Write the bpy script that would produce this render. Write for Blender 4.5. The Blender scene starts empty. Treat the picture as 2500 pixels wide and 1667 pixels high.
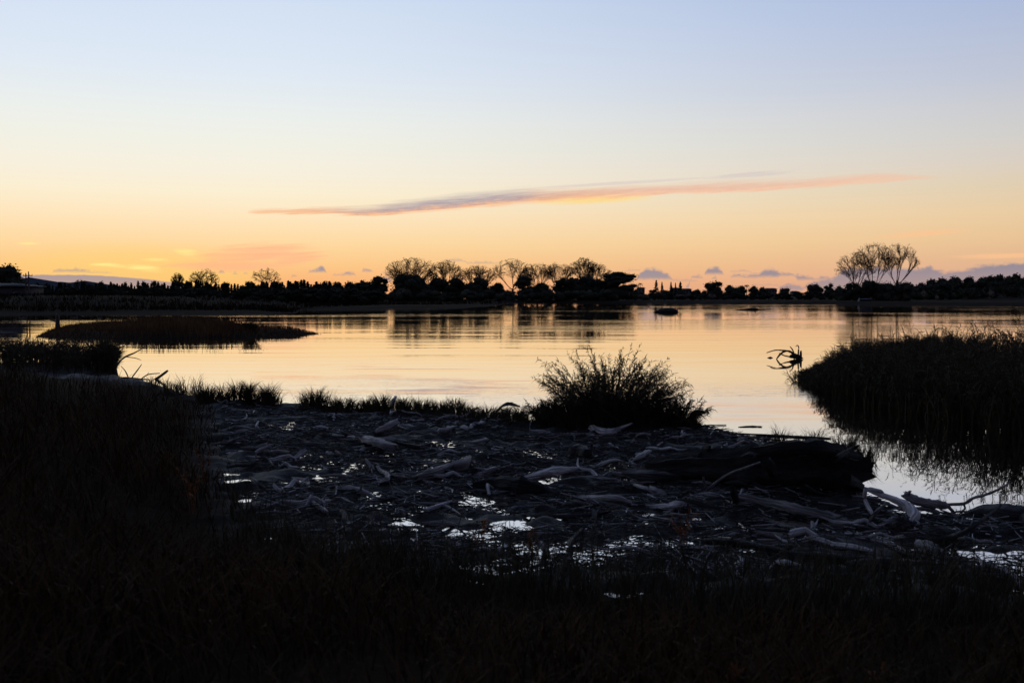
import bpy, math, random
import numpy as np
from mathutils import Vector

random.seed(7)
RNG = np.random.default_rng(11)
scene = bpy.context.scene
COL = scene.collection
R = math.radians

# ------------------------------------------------------------------ camera
CAM_H = 2.6
FPX = 2453.0
PITCH = math.atan(111.5 / FPX)
cam_data = bpy.data.cameras.new('camera')
cam_data.sensor_width = 36.0
cam_data.lens = 36.0 * FPX / 2500.0
cam_data.clip_start = 0.05
cam_data.clip_end = 60000.0
cam = bpy.data.objects.new('camera', cam_data)
cam_data.dof.use_dof = True
cam_data.dof.focus_distance = 40.0
cam_data.dof.aperture_fstop = 3.2
cam.location = (0, 0, CAM_H)
cam.rotation_euler = (math.pi / 2 - PITCH, 0, 0)
COL.objects.link(cam)
scene.camera = cam

scene.view_settings.view_transform = 'Standard'
scene.view_settings.look = 'None'
scene.view_settings.exposure = 0.0
scene.view_settings.gamma = 1.0
scene.cycles.use_denoising = True
scene.cycles.max_bounces = 6
scene.cycles.diffuse_bounces = 2
scene.cycles.glossy_bounces = 4
scene.cycles.transparent_max_bounces = 4
scene.cycles.caustics_reflective = False
scene.cycles.caustics_refractive = False

CP, SP = math.cos(PITCH), math.sin(PITCH)


def ray(px, py):
    a = (px - 1250.0) / FPX
    b = -(py - 833.5) / FPX
    return np.array([a, CP + b * SP, -SP + b * CP])


def G(px, py, z=0.0):
    """point on the level plane z that the photograph shows at this pixel"""
    d = ray(px, py)
    return np.array([0, 0, CAM_H]) + d * ((z - CAM_H) / d[2])


def AT(px, py, Y):
    """point at forward distance Y"""
    d = ray(px, py)
    return np.array([0, 0, CAM_H]) + d * (Y / d[1])


def azel(px, py):
    d = ray(px, py)
    return (math.degrees(math.atan2(d[0], d[1])), math.degrees(math.atan2(d[2], math.hypot(d[0], d[1]))))


def lin(c):
    return tuple(((v / 255.0) / 12.92 if v / 255.0 <= 0.04045 else ((v / 255.0 + 0.055) / 1.055) ** 2.4) for v in c)


# ------------------------------------------------------------------ node expression helper
class Nd:
    def __init__(self, tree):
        self.t = tree

    def node(self, kind, **kw):
        n = self.t.nodes.new(kind)
        for k, v in kw.items():
            setattr(n, k, v)
        return n

    def _in(self, sock, v):
        if isinstance(v, (int, float)):
            sock.default_value = v
        elif isinstance(v, (tuple, list)):
            n = len(sock.default_value)
            sock.default_value = (tuple(v) + (1.0,))[:n]
        else:
            self.t.links.new(v, sock)

    def m(self, op, a, b=0.0, c=0.0, clamp=False):
        n = self.node('ShaderNodeMath', operation=op, use_clamp=clamp)
        self._in(n.inputs[0], a)
        self._in(n.inputs[1], b)
        if op in ('MULTIPLY_ADD', 'COMPARE', 'SMOOTH_MIN', 'SMOOTH_MAX'):
            self._in(n.inputs[2], c)
        return n.outputs[0]

    def add(self, a, b): return self.m('ADD', a, b)
    def sub(self, a, b): return self.m('SUBTRACT', a, b)
    def mul(self, a, b): return self.m('MULTIPLY', a, b)
    def mx(self, a, b): return self.m('MAXIMUM', a, b)
    def mn(self, a, b): return self.m('MINIMUM', a, b)

    def sstep(self, v, a, b, lo=0.0, hi=1.0):
        n = self.node('ShaderNodeMapRange', interpolation_type='SMOOTHSTEP')
        self._in(n.inputs['Value'], v)
        self._in(n.inputs['From Min'], a)
        self._in(n.inputs['From Max'], b)
        self._in(n.inputs['To Min'], lo)
        self._in(n.inputs['To Max'], hi)
        return n.outputs['Result']

    def lstep(self, v, a, b, lo=0.0, hi=1.0):
        n = self.node('ShaderNodeMapRange', interpolation_type='LINEAR')
        for k, x in zip(('Value', 'From Min', 'From Max', 'To Min', 'To Max'), (v, a, b, lo, hi)):
            self._in(n.inputs[k], x)
        return n.outputs['Result']

    def mix(self, f, a, b):
        n = self.node('ShaderNodeMix', data_type='RGBA')
        self._in(n.inputs[0], f)
        self._in(n.inputs[6], a)
        self._in(n.inputs[7], b)
        return n.outputs[2]

    def ramp(self, v, stops):
        n = self.node('ShaderNodeValToRGB')
        el = n.color_ramp.elements
        while len(el) < len(stops):
            el.new(0.5)
        for e, (p, c) in zip(el, stops):
            e.position = p
            e.color = tuple(c) + (1.0,)
        self._in(n.inputs[0], v)
        return n.outputs[0]

    def curve(self, v, pts, handle='AUTO'):
        """piecewise curve through pts, v and values 0..1"""
        n = self.node('ShaderNodeFloatCurve')
        c = n.mapping.curves[0]
        n.mapping.use_clip = False
        n.mapping.extend = 'HORIZONTAL'
        while len(c.points) < len(pts):
            c.points.new(0.5, 0.5)
        for p, (x, y) in zip(c.points, pts):
            p.location = (x, y)
            p.handle_type = handle
        n.mapping.update()
        self._in(n.inputs['Value'], v)
        return n.outputs[0]

    def vec(self, x, y, z):
        n = self.node('ShaderNodeCombineXYZ')
        for i, v in enumerate((x, y, z)):
            self._in(n.inputs[i], v)
        return n.outputs[0]

    def noise(self, vec, scale, detail=3.0, rough=0.5, dist=0.0):
        n = self.node('ShaderNodeTexNoise')
        if vec is not None:
            self.t.links.new(vec, n.inputs['Vector'])
        n.inputs['Scale'].default_value = scale
        n.inputs['Detail'].default_value = detail
        n.inputs['Roughness'].default_value = rough
        n.inputs['Distortion'].default_value = dist
        return n.outputs['Fac']


# ------------------------------------------------------------------ world: dusk sky
SUN_AZ = azel(372, 655)[0]
world = bpy.data.worlds.new('World')
scene.world = world
world.use_nodes = True
wt = world.node_tree
wt.nodes.clear()
W = Nd(wt)
out = W.node('ShaderNodeOutputWorld')
tc = W.node('ShaderNodeTexCoord')
sp = W.node('ShaderNodeSeparateXYZ')
wt.links.new(tc.outputs['Generated'], sp.inputs[0])
X, Y, Z = sp.outputs
DEG = 180.0 / math.pi
az = W.mul(W.m('ARCTAN2', X, Y), DEG)
el = W.mul(W.m('ARCSINE', Z), DEG)
daz = W.m('ABSOLUTE', W.sub(az, SUN_AZ))
daz = W.mn(daz, W.sub(360.0, daz))
t = W.m('DIVIDE', el, 30.0, clamp=True)


def st(rows):
    return [(e / 30.0, lin(c)) for e, c in rows]


rampA = W.ramp(t, st([(0, (248, 168, 114)), (0.75, (251, 182, 120)), (1.7, (254, 201, 136)), (2.85, (255, 217, 160)), (4.25, (255, 229, 188)), (5.6, (252, 239, 210)),
                      (6.8, (248, 240, 222)), (8.2, (242, 241, 229)), (9.8, (236, 240, 237)), (12.2, (223, 233, 245)), (16.4, (208, 223, 243)), (30, (150, 174, 220))]))
rampB = W.ramp(t, st([(0, (214, 162, 138)), (1.0, (224, 174, 144)), (1.9, (229, 184, 146)), (3.0, (235, 197, 151)), (4.25, (235, 205, 164)), (5.7, (225, 207, 179)),
                      (6.8, (219, 208, 195)), (8.2, (210, 208, 205)), (9.6, (203, 204, 210)), (11.0, (192, 198, 214)), (14.9, (172, 187, 219)), (30, (118, 138, 184))]))
rampC = W.ramp(t, st([(0, (66, 62, 72)), (4.0, (82, 74, 84)), (10, (94, 86, 102)), (18, (90, 90, 116)), (30, (80, 86, 118))]))
fAB = W.sstep(daz, 4.0, 52.0)
fC = W.sstep(daz, 38.0, 125.0)
grad = W.mix(fC, W.mix(fAB, rampA, rampB), rampC)
# high dome: the Nishita sky of a sun just under the horizon
sky = W.node('ShaderNodeTexSky')
sky.sky_type = 'NISHITA'
sky.sun_disc = False
sky.sun_elevation = R(-1.5)
sky.sun_rotation = R(SUN_AZ)
sky.altitude = 0
sky.air_density = 1.0
sky.dust_density = 1.0
sky.ozone_density = 2.0
nish = W.node('ShaderNodeMix', data_type='RGBA', blend_type='MULTIPLY')
nish.inputs[0].default_value = 1.0
wt.links.new(sky.outputs[0], nish.inputs[6])
nish.inputs[7].default_value = (2.1, 1.75, 1.45, 1)
grad = W.mix(W.sstep(el, 22.0, 60.0), grad, nish.outputs[2])

# ---- clouds, laid out in azimuth and elevation
n_fine = W.sub(W.noise(W.vec(W.mul(az, 0.9), W.mul(el, 1.6), 3.0), 2.6, 4.0, 0.6), 0.5)
n_streak = W.sub(W.noise(W.vec(W.mul(az, 0.28), W.mul(W.sub(el, W.mul(az, 0.07)), 6.0), 7.0), 1.0, 4.0, 0.65), 0.5)
PXD = math.degrees(1.0 / FPX)


def blob(cx, cy, w, h, slope=0.0):
    """soft ellipse in the sky around a direction; 1 at its heart, 0 at its rim"""
    a0, e0 = azel(cx, cy)
    wd, hd = w * PXD * math.cos(R(a0)) ** 2, h * PXD
    da = W.sub(az, a0)
    du = W.mul(da, 1.0 / wd)
    dv = W.mul(W.sub(el, W.m('MULTIPLY_ADD', da, slope, e0)), 1.0 / hd)
    return W.m('MULTIPLY_ADD', W.mul(dv, -1.0), dv, W.m('MULTIPLY_ADD', W.mul(du, -1.0), du, 1.0))


def field(blobs):
    f = None
    for b in blobs:
        x = blob(*b)
        f = x if f is None else W.mx(f, x)
    return f


def profile(u_px, vals, lo_az, hi_az):
    """value as a curve over azimuth; u_px azimuth list in degrees, vals in degrees of elevation (-2..6)"""
    uu_ = W.m('DIVIDE', W.sub(az, lo_az), hi_az - lo_az, clamp=True)
    c = W.curve(uu_, [((a - lo_az) / (hi_az - lo_az), (e + 2) / 8.0) for a, e in zip(u_px, vals)], 'VECTOR')
    return W.m('MULTIPLY_ADD', c, 8.0, -2.0)


# --- middle zone: the long streak with its glow and grey wisps
mid = grad
greyw = W.sstep(W.add(field([(1830, 427, 130, 8, 0.06), (1500, 448, 260, 5, 0.05)]), W.mul(n_streak, 2.0)), 0.0, 1.3, 0.0, 0.55)
mid = W.mix(greyw, mid, lin((206, 192, 196)))
pts = [(600, 518), (700, 517), (800, 516), (900, 517), (980, 510), (1080, 500), (1254, 484), (1420, 475), (1594, 466), (1760, 459), (1913, 453), (2040, 444), (2140, 436), (2260, 434), (2360, 434)]
ang = [azel(*p) for p in pts]
u0, u1 = ang[0][0], ang[-1][0]
u = W.m('DIVIDE', W.sub(az, u0), u1 - u0, clamp=True)
E0, E1 = 4.0, 8.0


def uu(px):
    return (azel(px, 480)[0] - u0) / (u1 - u0)


vc = W.m('MULTIPLY_ADD', W.curve(u, [((a - u0) / (u1 - u0), (e - E0) / (E1 - E0)) for a, e in ang]), E1 - E0, E0)
th = W.curve(u, [(0, 0.0), (uu(640), 0.16), (uu(760), 0.22), (uu(870), 0.26), (uu(1000), 0.42), (uu(1200), 0.48), (uu(1350), 0.40), (uu(1594), 0.34), (uu(1900), 0.34), (uu(2100), 0.30), (uu(2250), 0.14), (1, 0.0)])
sv = W.m('DIVIDE', W.add(W.sub(el, vc), W.mul(n_streak, 0.55)), W.mx(th, 0.02))
dens = W.mul(W.sstep(sv, 0.0, 1.45, 1.0, 0.0), W.sstep(sv, -0.95, -0.40))
dens = W.mul(dens, W.curve(u, [(0, 0.5), (0.12, 0.9), (0.3, 1.0), (0.75, 0.85), (0.9, 0.6), (1, 0.1)]))
dens = W.mul(dens, W.sstep(th, 0.02, 0.16))
greyness = W.curve(u, [(0, 0.1), (uu(760), 0.25), (uu(880), 0.75), (uu(1050), 1.0), (uu(1230), 0.95), (uu(1330), 0.5), (uu(1500), 0.28), (uu(1900), 0.2), (uu(2100), 0.1), (1, 0.05)])
low = W.sstep(W.add(sv, W.mul(n_fine, 0.9)), -0.75, 0.15)      # 0 underside, 1 upper side
warm = W.mix(W.sstep(u, 0.30, 0.62), lin((255, 178, 122)), lin((250, 192, 158)))
cstreak = W.mix(W.mul(low, greyness), warm, lin((168, 154, 166)))
glow = W.sstep(W.add(blob(1440, 486, 190, 16, 0.03), W.mul(n_streak, 1.0)), 0.0, 1.1, 0.0, 0.8)
mid = W.mix(glow, mid, lin((255, 218, 132)))
n_fib = W.noise(W.vec(W.mul(az, 0.8), W.mul(W.sub(el, W.mul(az, 0.075)), 16.0), 1.0), 1.0, 3.0, 0.6)
mid = W.mix(W.mul(dens, W.sstep(n_fib, 0.25, 0.65, 0.62, 0.95)), mid, cstreak)

# --- low zone: veils over the set sun, grey clouds along the horizon
col = grad
veil = W.sstep(W.add(field([(620, 622, 150, 30, 0.10), (720, 630, 90, 18, 0.12), (560, 650, 170, 16)]), W.mul(n_streak, 2.4)), -0.2, 1.35, 0.0, 0.85)
veil = W.mul(veil, W.sstep(el, 3.4, 3.95, 1.0, 0.0))
col = W.mix(veil, W.mix(W.sstep(blob(330, 672, 420, 90), 0.0, 1.0, 0.0, 0.55), col, lin((255, 214, 116))), lin((255, 184, 140)))
wisp = W.sstep(W.add(field([(70, 594, 34, 4, 0.03), (352, 655, 60, 11, -0.14), (384, 635, 50, 5), (452, 615, 40, 10, -0.05), (275, 648, 60, 6, -0.05)]), W.mul(n_streak, 2.6)), 0.05, 1.45, 0.0, 0.9)
col = W.mix(wisp, col, lin((255, 240, 150)))
orange = W.sstep(W.add(field([(2240, 572, 140, 9, 0.06), (2440, 625, 160, 8)]), W.mul(n_streak, 1.5)), 0.0, 1.2, 0.0, 0.7)
orange = W.mul(orange, W.sstep(el, 3.6, 3.95, 1.0, 0.0))
col = W.mix(orange, col, lin((255, 196, 146)))
# flat-bottomed puffs (centre x, base y, half width, height above base)
puffs = [(175, 665, 52, 9), (215, 666, 60, 4), (542, 667, 11, 9), (575, 670, 12, 7), (598, 669, 9, 5), (718, 676, 12, 7), (772, 666, 24, 10), (785, 666, 12, 18), (842, 673, 30, 6), (850, 673, 14, 12),
         (895, 664, 15, 9), (940, 666, 14, 4), (1110, 638, 30, 6), (1178, 644, 46, 5), (1590, 684, 36, 30), (1614, 684, 26, 21), (1600, 686, 70, 6), (1660, 687, 45, 5),
         (1743, 671, 24, 20), (1800, 677, 20, 9), (1850, 679, 40, 12), (1880, 678, 30, 22), (1910, 675, 34, 10), (1948, 685, 42, 14), (2010, 684, 20, 9)]
puffs2 = [(938, 690, 26, 16), (1691, 706, 18, 18), (1702, 680, 15, 9), (1746, 682, 9, 9), (1810, 663, 30, 4), (1545, 661, 22, 3), (1930, 712, 36, 20), (1870, 697, 30, 4), (2030, 706, 70, 26)]


def puff_layer(rows):
    rows_ = []
    for cx, by, w, h in rows:
        a0, e0 = azel(cx, by)
        rows_.append((a0, e0, w * PXD * math.cos(R(a0)) ** 2, h * PXD))

    def edge(a_deg):
        hi, lo = None, None
        for a0, e0, wd, hd in rows_:
            q = (a_deg - a0) / wd
            if abs(q) < 1:
                tt = e0 + hd * math.sqrt(1 - q * q)
                if hi is None or tt > hi:
                    hi, lo = tt, e0
        if hi is None:      # clear sky: close the layer at the level of the nearest puff
            e0 = min(rows_, key=lambda r_: abs(a_deg - r_[0]) - r_[2])[1]
            return e0 - 0.30, e0
        return hi, lo
    out_ = None
    for a_lo, a_hi in ((-28.0, -0.5), (-0.5, 18.5)):
        aa = np.linspace(a_lo, a_hi, 150)
        ee = [edge(a) for a in aa]
        top = profile(aa, [e[0] for e in ee], a_lo, a_hi)
        bot = profile(aa, [e[1] for e in ee], a_lo, a_hi)
        inside = W.mul(W.m('GREATER_THAN', az, a_lo), W.m('LESS_THAN', az, a_hi))
        f = W.mn(W.sub(W.m('MULTIPLY_ADD', n_puff, 0.48, top), el), W.sub(el, W.m('MULTIPLY_ADD', n_puff, 0.16, bot)))
        f = W.mul(W.sstep(f, -0.07, 0.20), inside)
        out_ = f if out_ is None else W.mx(out_, f)
    return out_


n_puff = W.sub(W.noise(W.vec(W.mul(az, 1.6), W.mul(el, 2.4), 5.0), 2.2, 4.0, 0.6), 0.5)
cum = W.mx(puff_layer(puffs), puff_layer(puffs2))
# bank low on the left, flat-topped and tapering
tl = [azel(*p) for p in [(-500, 668), (-100, 669), (70, 671), (200, 670), (280, 674), (380, 683), (430, 690), (470, 700), (560, 722), (2700, 740)]]
bankL = W.sstep(W.sub(W.m('MULTIPLY_ADD', n_fine, 0.10, profile([p[0] for p in tl], [p[1] for p in tl], tl[0][0], tl[-1][0])), el), -0.02, 0.06)
# bank on the right
tr = [azel(*p) for p in [(1900, 745), (1985, 712), (2030, 680), (2060, 656), (2085, 652), (2200, 652), (2235, 656), (2270, 648), (2296, 660), (2330, 662), (2400, 645), (2440, 643), (2475, 640), (2560, 636), (2700, 645), (2900, 640), (3300, 650)]]
bankR = W.sstep(W.sub(W.m('MULTIPLY_ADD', n_fine, 0.55, profile([p[0] for p in tr], [p[1] for p in tr], tr[0][0], tr[-1][0])), el), -0.06, 0.24)
cmask = W.mx(W.mx(cum, bankL), bankR)
cmask = W.mul(cmask, W.sstep(fC, 0.1, 0.8, 1.0, 0.0))
cgrey = W.mix(W.sstep(el, 0.2, 1.7), lin((182, 156, 152)), lin((150, 143, 156)))
cgrey = W.mix(W.sstep(daz, 16, 40), cgrey, W.mix(W.sstep(el, 0.3, 1.8), lin((170, 148, 148)), lin((140, 135, 150))))
col = W.mix(W.mul(cmask, 0.92), col, cgrey)
# below the horizon: dark ground
col = W.mix(W.sstep(el, -3.0, -0.3), lin((30, 26, 24)), col)


def bgnode(c):
    b_ = W.node('ShaderNodeBackground')
    b_.inputs['Strength'].default_value = 1.0
    wt.links.new(c, b_.inputs['Color'])
    return b_.outputs[0]


def pick(f, a, b_):
    n = W.node('ShaderNodeMixShader')
    W._in(n.inputs[0], f)
    wt.links.new(a, n.inputs[1])
    wt.links.new(b_, n.inputs[2])
    return n.outputs[0]


wsh = pick(W.m('GREATER_THAN', el, 4.0), bgnode(col), pick(W.m('GREATER_THAN', el, 8.6), bgnode(mid), bgnode(grad)))
wt.links.new(wsh, out.inputs[0])
world.cycles.sampling_method = 'NONE'

# the sun has just set: its lamp stands below the horizon, in line with the sky
SUN_EL = -1.5
sd = bpy.data.lights.new('sun', 'SUN')
sd.energy = 2.0
sd.angle = R(0.5)
sd.color = (1.0, 0.62, 0.35)
so = bpy.data.objects.new('sun', sd)
so.rotation_euler = (R(90 - SUN_EL), 0, R(180 - SUN_AZ))
COL.objects.link(so)


# ------------------------------------------------------------------ materials
def mat(name, base, rough=0.8, spec=0.2, noise=None, bump=None, var=0.0, grain=False):
    m = bpy.data.materials.new(name)
    m.use_nodes = True
    nt = m.node_tree
    N = Nd(nt)
    b = nt.nodes['Principled BSDF']
    b.inputs['Roughness'].default_value = rough
    b.inputs['Specular IOR Level'].default_value = spec
    c = tuple(base) + (1.0,)
    b.inputs['Base Color'].default_value = c
    tcn = N.node('ShaderNodeTexCoord')
    if noise:
        scale, other, stretch = noise
        mp = N.node('ShaderNodeMapping')
        mp.inputs['Scale'].default_value = stretch
        if grain:      # streaks along the length of the wood
            at_ = N.node('ShaderNodeAttribute', attribute_name='grain')
            nt.links.new(at_.outputs['Vector'], mp.inputs[0])
        else:
            nt.links.new(tcn.outputs['Object'], mp.inputs[0])
        f = N.noise(mp.outputs[0], scale, 5.0, 0.62)
        f = N.sstep(f, 0.32, 0.68)
        colr = N.mix(f, tuple(base), tuple(other))
        if var:
            oi = N.node('ShaderNodeObjectInfo')
            hv = N.node('ShaderNodeHueSaturation')
            nt.links.new(colr, hv.inputs['Color'])
            nt.links.new(N.lstep(oi.outputs['Random'], 0, 1, 1 - var, 1 + var), hv.inputs['Value'])
            colr = hv.outputs[0]
        nt.links.new(colr, b.inputs['Base Color'])
        if bump:
            bn = N.node('ShaderNodeBump')
            bn.inputs['Strength'].default_value = bump[0]
            bn.inputs['Distance'].default_value = bump[1]
            nt.links.new(f, bn.inputs['Height'])
            nt.links.new(bn.outputs[0], b.inputs['Normal'])
    return m


M = {}
M['bark'] = mat('bare_bark', (0.055, 0.042, 0.034), 0.9, 0.1, (3.0, (0.035, 0.027, 0.022), (1, 1, 0.3)))
M['leaf'] = mat('evergreen_leaf', (0.045, 0.048, 0.033), 0.85, 0.1, (0.6, (0.030, 0.034, 0.025), (1, 1, 1)), var=0.3)
M['conifer'] = mat('conifer_needles', (0.036, 0.042, 0.034), 0.9, 0.08, (0.8, (0.024, 0.029, 0.024), (1, 1, 1)), var=0.3)
M['leafbrown'] = mat('autumn_leaf', (0.075, 0.042, 0.022), 0.85, 0.1, (0.6, (0.04, 0.028, 0.018), (1, 1, 1)))
M['reed'] = mat('reed_leaf', (0.060, 0.048, 0.027), 0.75, 0.1, (3.0, (0.032, 0.030, 0.016), (1, 1, 0.4)))
M['grass'] = mat('marsh_grass', (0.052, 0.027, 0.011), 0.8, 0.05, (0.7, (0.030, 0.021, 0.010), (1, 1, 1)))
M['islandgrass'] = mat('island_grass', (0.125, 0.066, 0.030), 0.85, 0.05, (0.4, (0.065, 0.042, 0.022), (1, 1, 1)))
M['rust'] = mat('rust_leaf', (0.22, 0.075, 0.02), 0.6, 0.2, (6.0, (0.12, 0.04, 0.015), (1, 1, 1)))
M['drift'] = mat('weathered_driftwood', (0.54, 0.50, 0.50), 0.65, 0.3, (1.0, (0.10, 0.092, 0.092), (3.0, 2.6, 2.6)), (1.0, 0.03), 0.55, True)
M['driftpale'] = mat('bleached_driftwood', (0.74, 0.71, 0.70), 0.6, 0.3, (1.0, (0.28, 0.26, 0.26), (3.0, 2.6, 2.6)), (1.0, 0.02), 0.3, True)
M['driftdark'] = mat('wet_driftwood', (0.050, 0.044, 0.044), 0.6, 0.3, (1.0, (0.014, 0.012, 0.012), (3.0, 2.2, 2.2)), (1.0, 0.03), 0.4, True)
M['rotten'] = mat('rotten_wet_wood', (0.024, 0.021, 0.020), 0.75, 0.2, (1.0, (0.009, 0.008, 0.008), (3.0, 3.0, 3.0)), (1.0, 0.05), 0.0, True)
M['debris'] = mat('wet_twigs', (0.036, 0.031, 0.030), 0.6, 0.12, (5.0, (0.014, 0.012, 0.012), (1, 1, 1)))
M['wall'] = mat('painted_wall', (0.12, 0.118, 0.12), 0.8, 0.2, (1.5, (0.09, 0.088, 0.09), (1, 1, 1)))
M['roof'] = mat('metal_roof', (0.07, 0.07, 0.075), 0.7, 0.15, (2.0, (0.05, 0.05, 0.055), (8, 1, 1)))
M['glass'] = mat('window_glass', (0.02, 0.02, 0.025), 0.1, 0.5)
M['white'] = mat('white_paint', (0.42, 0.42, 0.43), 0.6, 0.3, (4.0, (0.3, 0.3, 0.3), (1, 1, 1)))
M['bluegrey'] = mat('blue_cover', (0.045, 0.048, 0.065), 0.7, 0.2, (4.0, (0.03, 0.034, 0.05), (1, 1, 1)))
M['timber'] = mat('pole_timber', (0.10, 0.085, 0.07), 0.8, 0.2, (4.0, (0.06, 0.05, 0.045), (1, 1, 0.2)))
M['hill'] = mat('far_hill_haze_tint', (0.05, 0.06, 0.08), 0.95, 0.0, (0.004, (0.04, 0.048, 0.06), (1, 1, 1)))  # blue of distance haze is put into the hills' base colour
M['pampas'] = mat('pale_shrub', (0.22, 0.19, 0.16), 0.8, 0.1, (1.0, (0.12, 0.10, 0.08), (1, 1, 1)))
M['bird'] = mat('bird_plumage', (0.06, 0.055, 0.05), 0.7, 0.2, (20.0, (0.03, 0.028, 0.026), (1, 1, 1)))


def ground_material():
    m = bpy.data.materials.new('ground_soil_and_mud')
    m.use_nodes = True
    nt = m.node_tree
    N = Nd(nt)
    b = nt.nodes['Principled BSDF']
    g = N.node('ShaderNodeNewGeometry')
    a = N.node('ShaderNodeAttribute', attribute_name='mud')
    f1 = N.noise(g.outputs['Position'], 0.35, 6, 0.6)
    f2 = N.noise(g.outputs['Position'], 9.0, 6, 0.65)
    soil = N.mix(N.sstep(f1, 0.35, 0.65), (0.016, 0.0095, 0.006), (0.010, 0.0095, 0.006))
    mudc = N.mix(N.sstep(f2, 0.35, 0.7), (0.011, 0.010, 0.010), (0.028, 0.025, 0.024))
    nt.links.new(N.mix(a.outputs['Fac'], soil, mudc), b.inputs['Base Color'])
    nt.links.new(N.lstep(a.outputs['Fac'], 0, 1, 0.95, 0.6), b.inputs['Roughness'])
    nt.links.new(N.lstep(a.outputs['Fac'], 0, 1, 0.02, 0.12), b.inputs['Specular IOR Level'])
    bn = N.node('ShaderNodeBump')
    bn.inputs['Strength'].default_value = 0.9
    bn.inputs['Distance'].default_value = 0.05
    nt.links.new(f2, bn.inputs['Height'])
    nt.links.new(bn.outputs[0], b.inputs['Normal'])
    return m


def water_material():
    m = bpy.data.materials.new('lake_water')
    m.use_nodes = True
    nt = m.node_tree
    nt.nodes.clear()
    N = Nd(nt)
    o = N.node('ShaderNodeOutputMaterial')
    g = N.node('ShaderNodeNewGeometry')
    s = N.node('ShaderNodeSeparateXYZ')
    nt.links.new(g.outputs['Position'], s.inputs[0])
    x, y = s.outputs[0], s.outputs[1]
    # breeze patches: where the surface is ruffled
    patch = N.sstep(N.noise(N.vec(N.mul(x, 0.020), N.mul(y, 0.055), 2.0), 1.0, 3, 0.5), 0.44, 0.66)
    near = N.mul(N.sstep(y, 22.0, 25.5), N.sstep(y, 26.5, 33.0, 1.0, 0.0))
    near = N.mul(near, N.sstep(N.noise(N.vec(N.mul(x, 0.16), N.mul(y, 0.12), 5.0), 1.0, 2, 0.5), 0.36, 0.6))
    # long low ripples whose crests run across the view
    w1 = N.noise(N.vec(N.mul(x, 0.22), N.mul(y, 1.3), 0.0), 1.0, 3, 0.5, 0.3)
    w2 = N.noise(N.vec(N.mul(x, 0.9), N.mul(y, 5.0), 4.0), 1.0, 3, 0.5, 0.2)
    w3 = N.noise(N.vec(N.mul(x, 0.06), N.mul(y, 0.28), 9.0), 1.0, 2, 0.5, 0.2)
    far_amp = N.sstep(y, 40.0, 120.0, 0.25, 1.0)
    h = N.add(N.mul(w3, 0.022), N.mul(N.mul(w1, far_amp), N.add(0.003, N.mul(patch, 0.017))))
    h = N.add(h, N.mul(w2, N.add(N.mul(near, 0.010), N.add(0.0003, N.mul(N.mul(patch, far_amp), 0.004)))))
    bn = N.node('ShaderNodeBump')
    bn.inputs['Strength'].default_value = 1.0
    bn.inputs['Distance'].default_value = 1.0
    nt.links.new(h, bn.inputs['Height'])
    gl = N.node('ShaderNodeBsdfGlossy')
    gl.inputs['Roughness'].default_value = 0.015
    gl.inputs['Color'].default_value = (1.0, 0.975, 0.955, 1)
    nt.links.new(bn.outputs[0], gl.inputs['Normal'])
    df = N.node('ShaderNodeBsdfDiffuse')
    df.inputs['Color'].default_value = (0.02, 0.018, 0.014, 1)
    lw = N.node('ShaderNodeLayerWeight')
    lw.inputs['Blend'].default_value = 0.5
    refl = N.m('MULTIPLY_ADD', N.m('POWER', lw.outputs['Facing'], 2.2), 0.42, 0.57)
    mxs = N.node('ShaderNodeMixShader')
    nt.links.new(refl, mxs.inputs[0])
    nt.links.new(df.outputs[0], mxs.inputs[1])
    nt.links.new(gl.outputs[0], mxs.inputs[2])
    nt.links.new(mxs.outputs[0], o.inputs[0])
    return m


M['ground'] = ground_material()
M['water'] = water_material()


# ------------------------------------------------------------------ mesh helpers
def np_mesh(name, V, F, smooth=False):
    """V (n,3); F (m,3) or (m,4) or a list of such arrays"""
    V = np.asarray(V, dtype=np.float32)
    Fs = F if isinstance(F, list) else [F]
    Fs = [np.asarray(f, dtype=np.int32) for f in Fs if len(f)]
    me = bpy.data.meshes.new(name)
    me.vertices.add(len(V))
    me.vertices.foreach_set('co', V.ravel())
    tot = sum(f.size for f in Fs)
    npoly = sum(len(f) for f in Fs)
    me.loops.add(tot)
    me.polygons.add(npoly)
    me.loops.foreach_set('vertex_index', np.concatenate([f.ravel() for f in Fs]))
    sizes = np.concatenate([np.full(len(f), f.shape[1], dtype=np.int32) for f in Fs])
    starts = np.concatenate([[0], np.cumsum(sizes)[:-1]]).astype(np.int32)
    me.polygons.foreach_set('loop_start', starts)
    if smooth:
        me.polygons.foreach_set('use_smooth', np.ones(npoly, dtype=bool))
    me.update(calc_edges=True)
    return me


def obj(name, me, material=None, parent=None, loc=(0, 0, 0), rz=0.0, scale=None):
    o = bpy.data.objects.new(name, me)
    COL.objects.link(o)
    o.location = loc
    o.rotation_euler = (0, 0, rz)
    if scale is not None:
        o.scale = scale if hasattr(scale, '__len__') else (scale,) * 3
    if material is not None and me is not None and len(me.materials) == 0:
        me.materials.append(material)
    if parent is not None:
        o.parent = parent
    return o


def tag(o, label, cat, group=None, kind=None):
    if label:
        o['label'] = label
    if cat:
        o['category'] = cat
    if group:
        o['group'] = group
    if kind:
        o['kind'] = kind
    return o


def empty(name, loc=(0, 0, 0), rz=0.0, scale=None):
    o = bpy.data.objects.new(name, None)
    COL.objects.link(o)
    o.location = loc
    o.rotation_euler = (0, 0, rz)
    if scale is not None:
        o.scale = scale if hasattr(scale, '__len__') else (scale,) * 3
    return o


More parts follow.
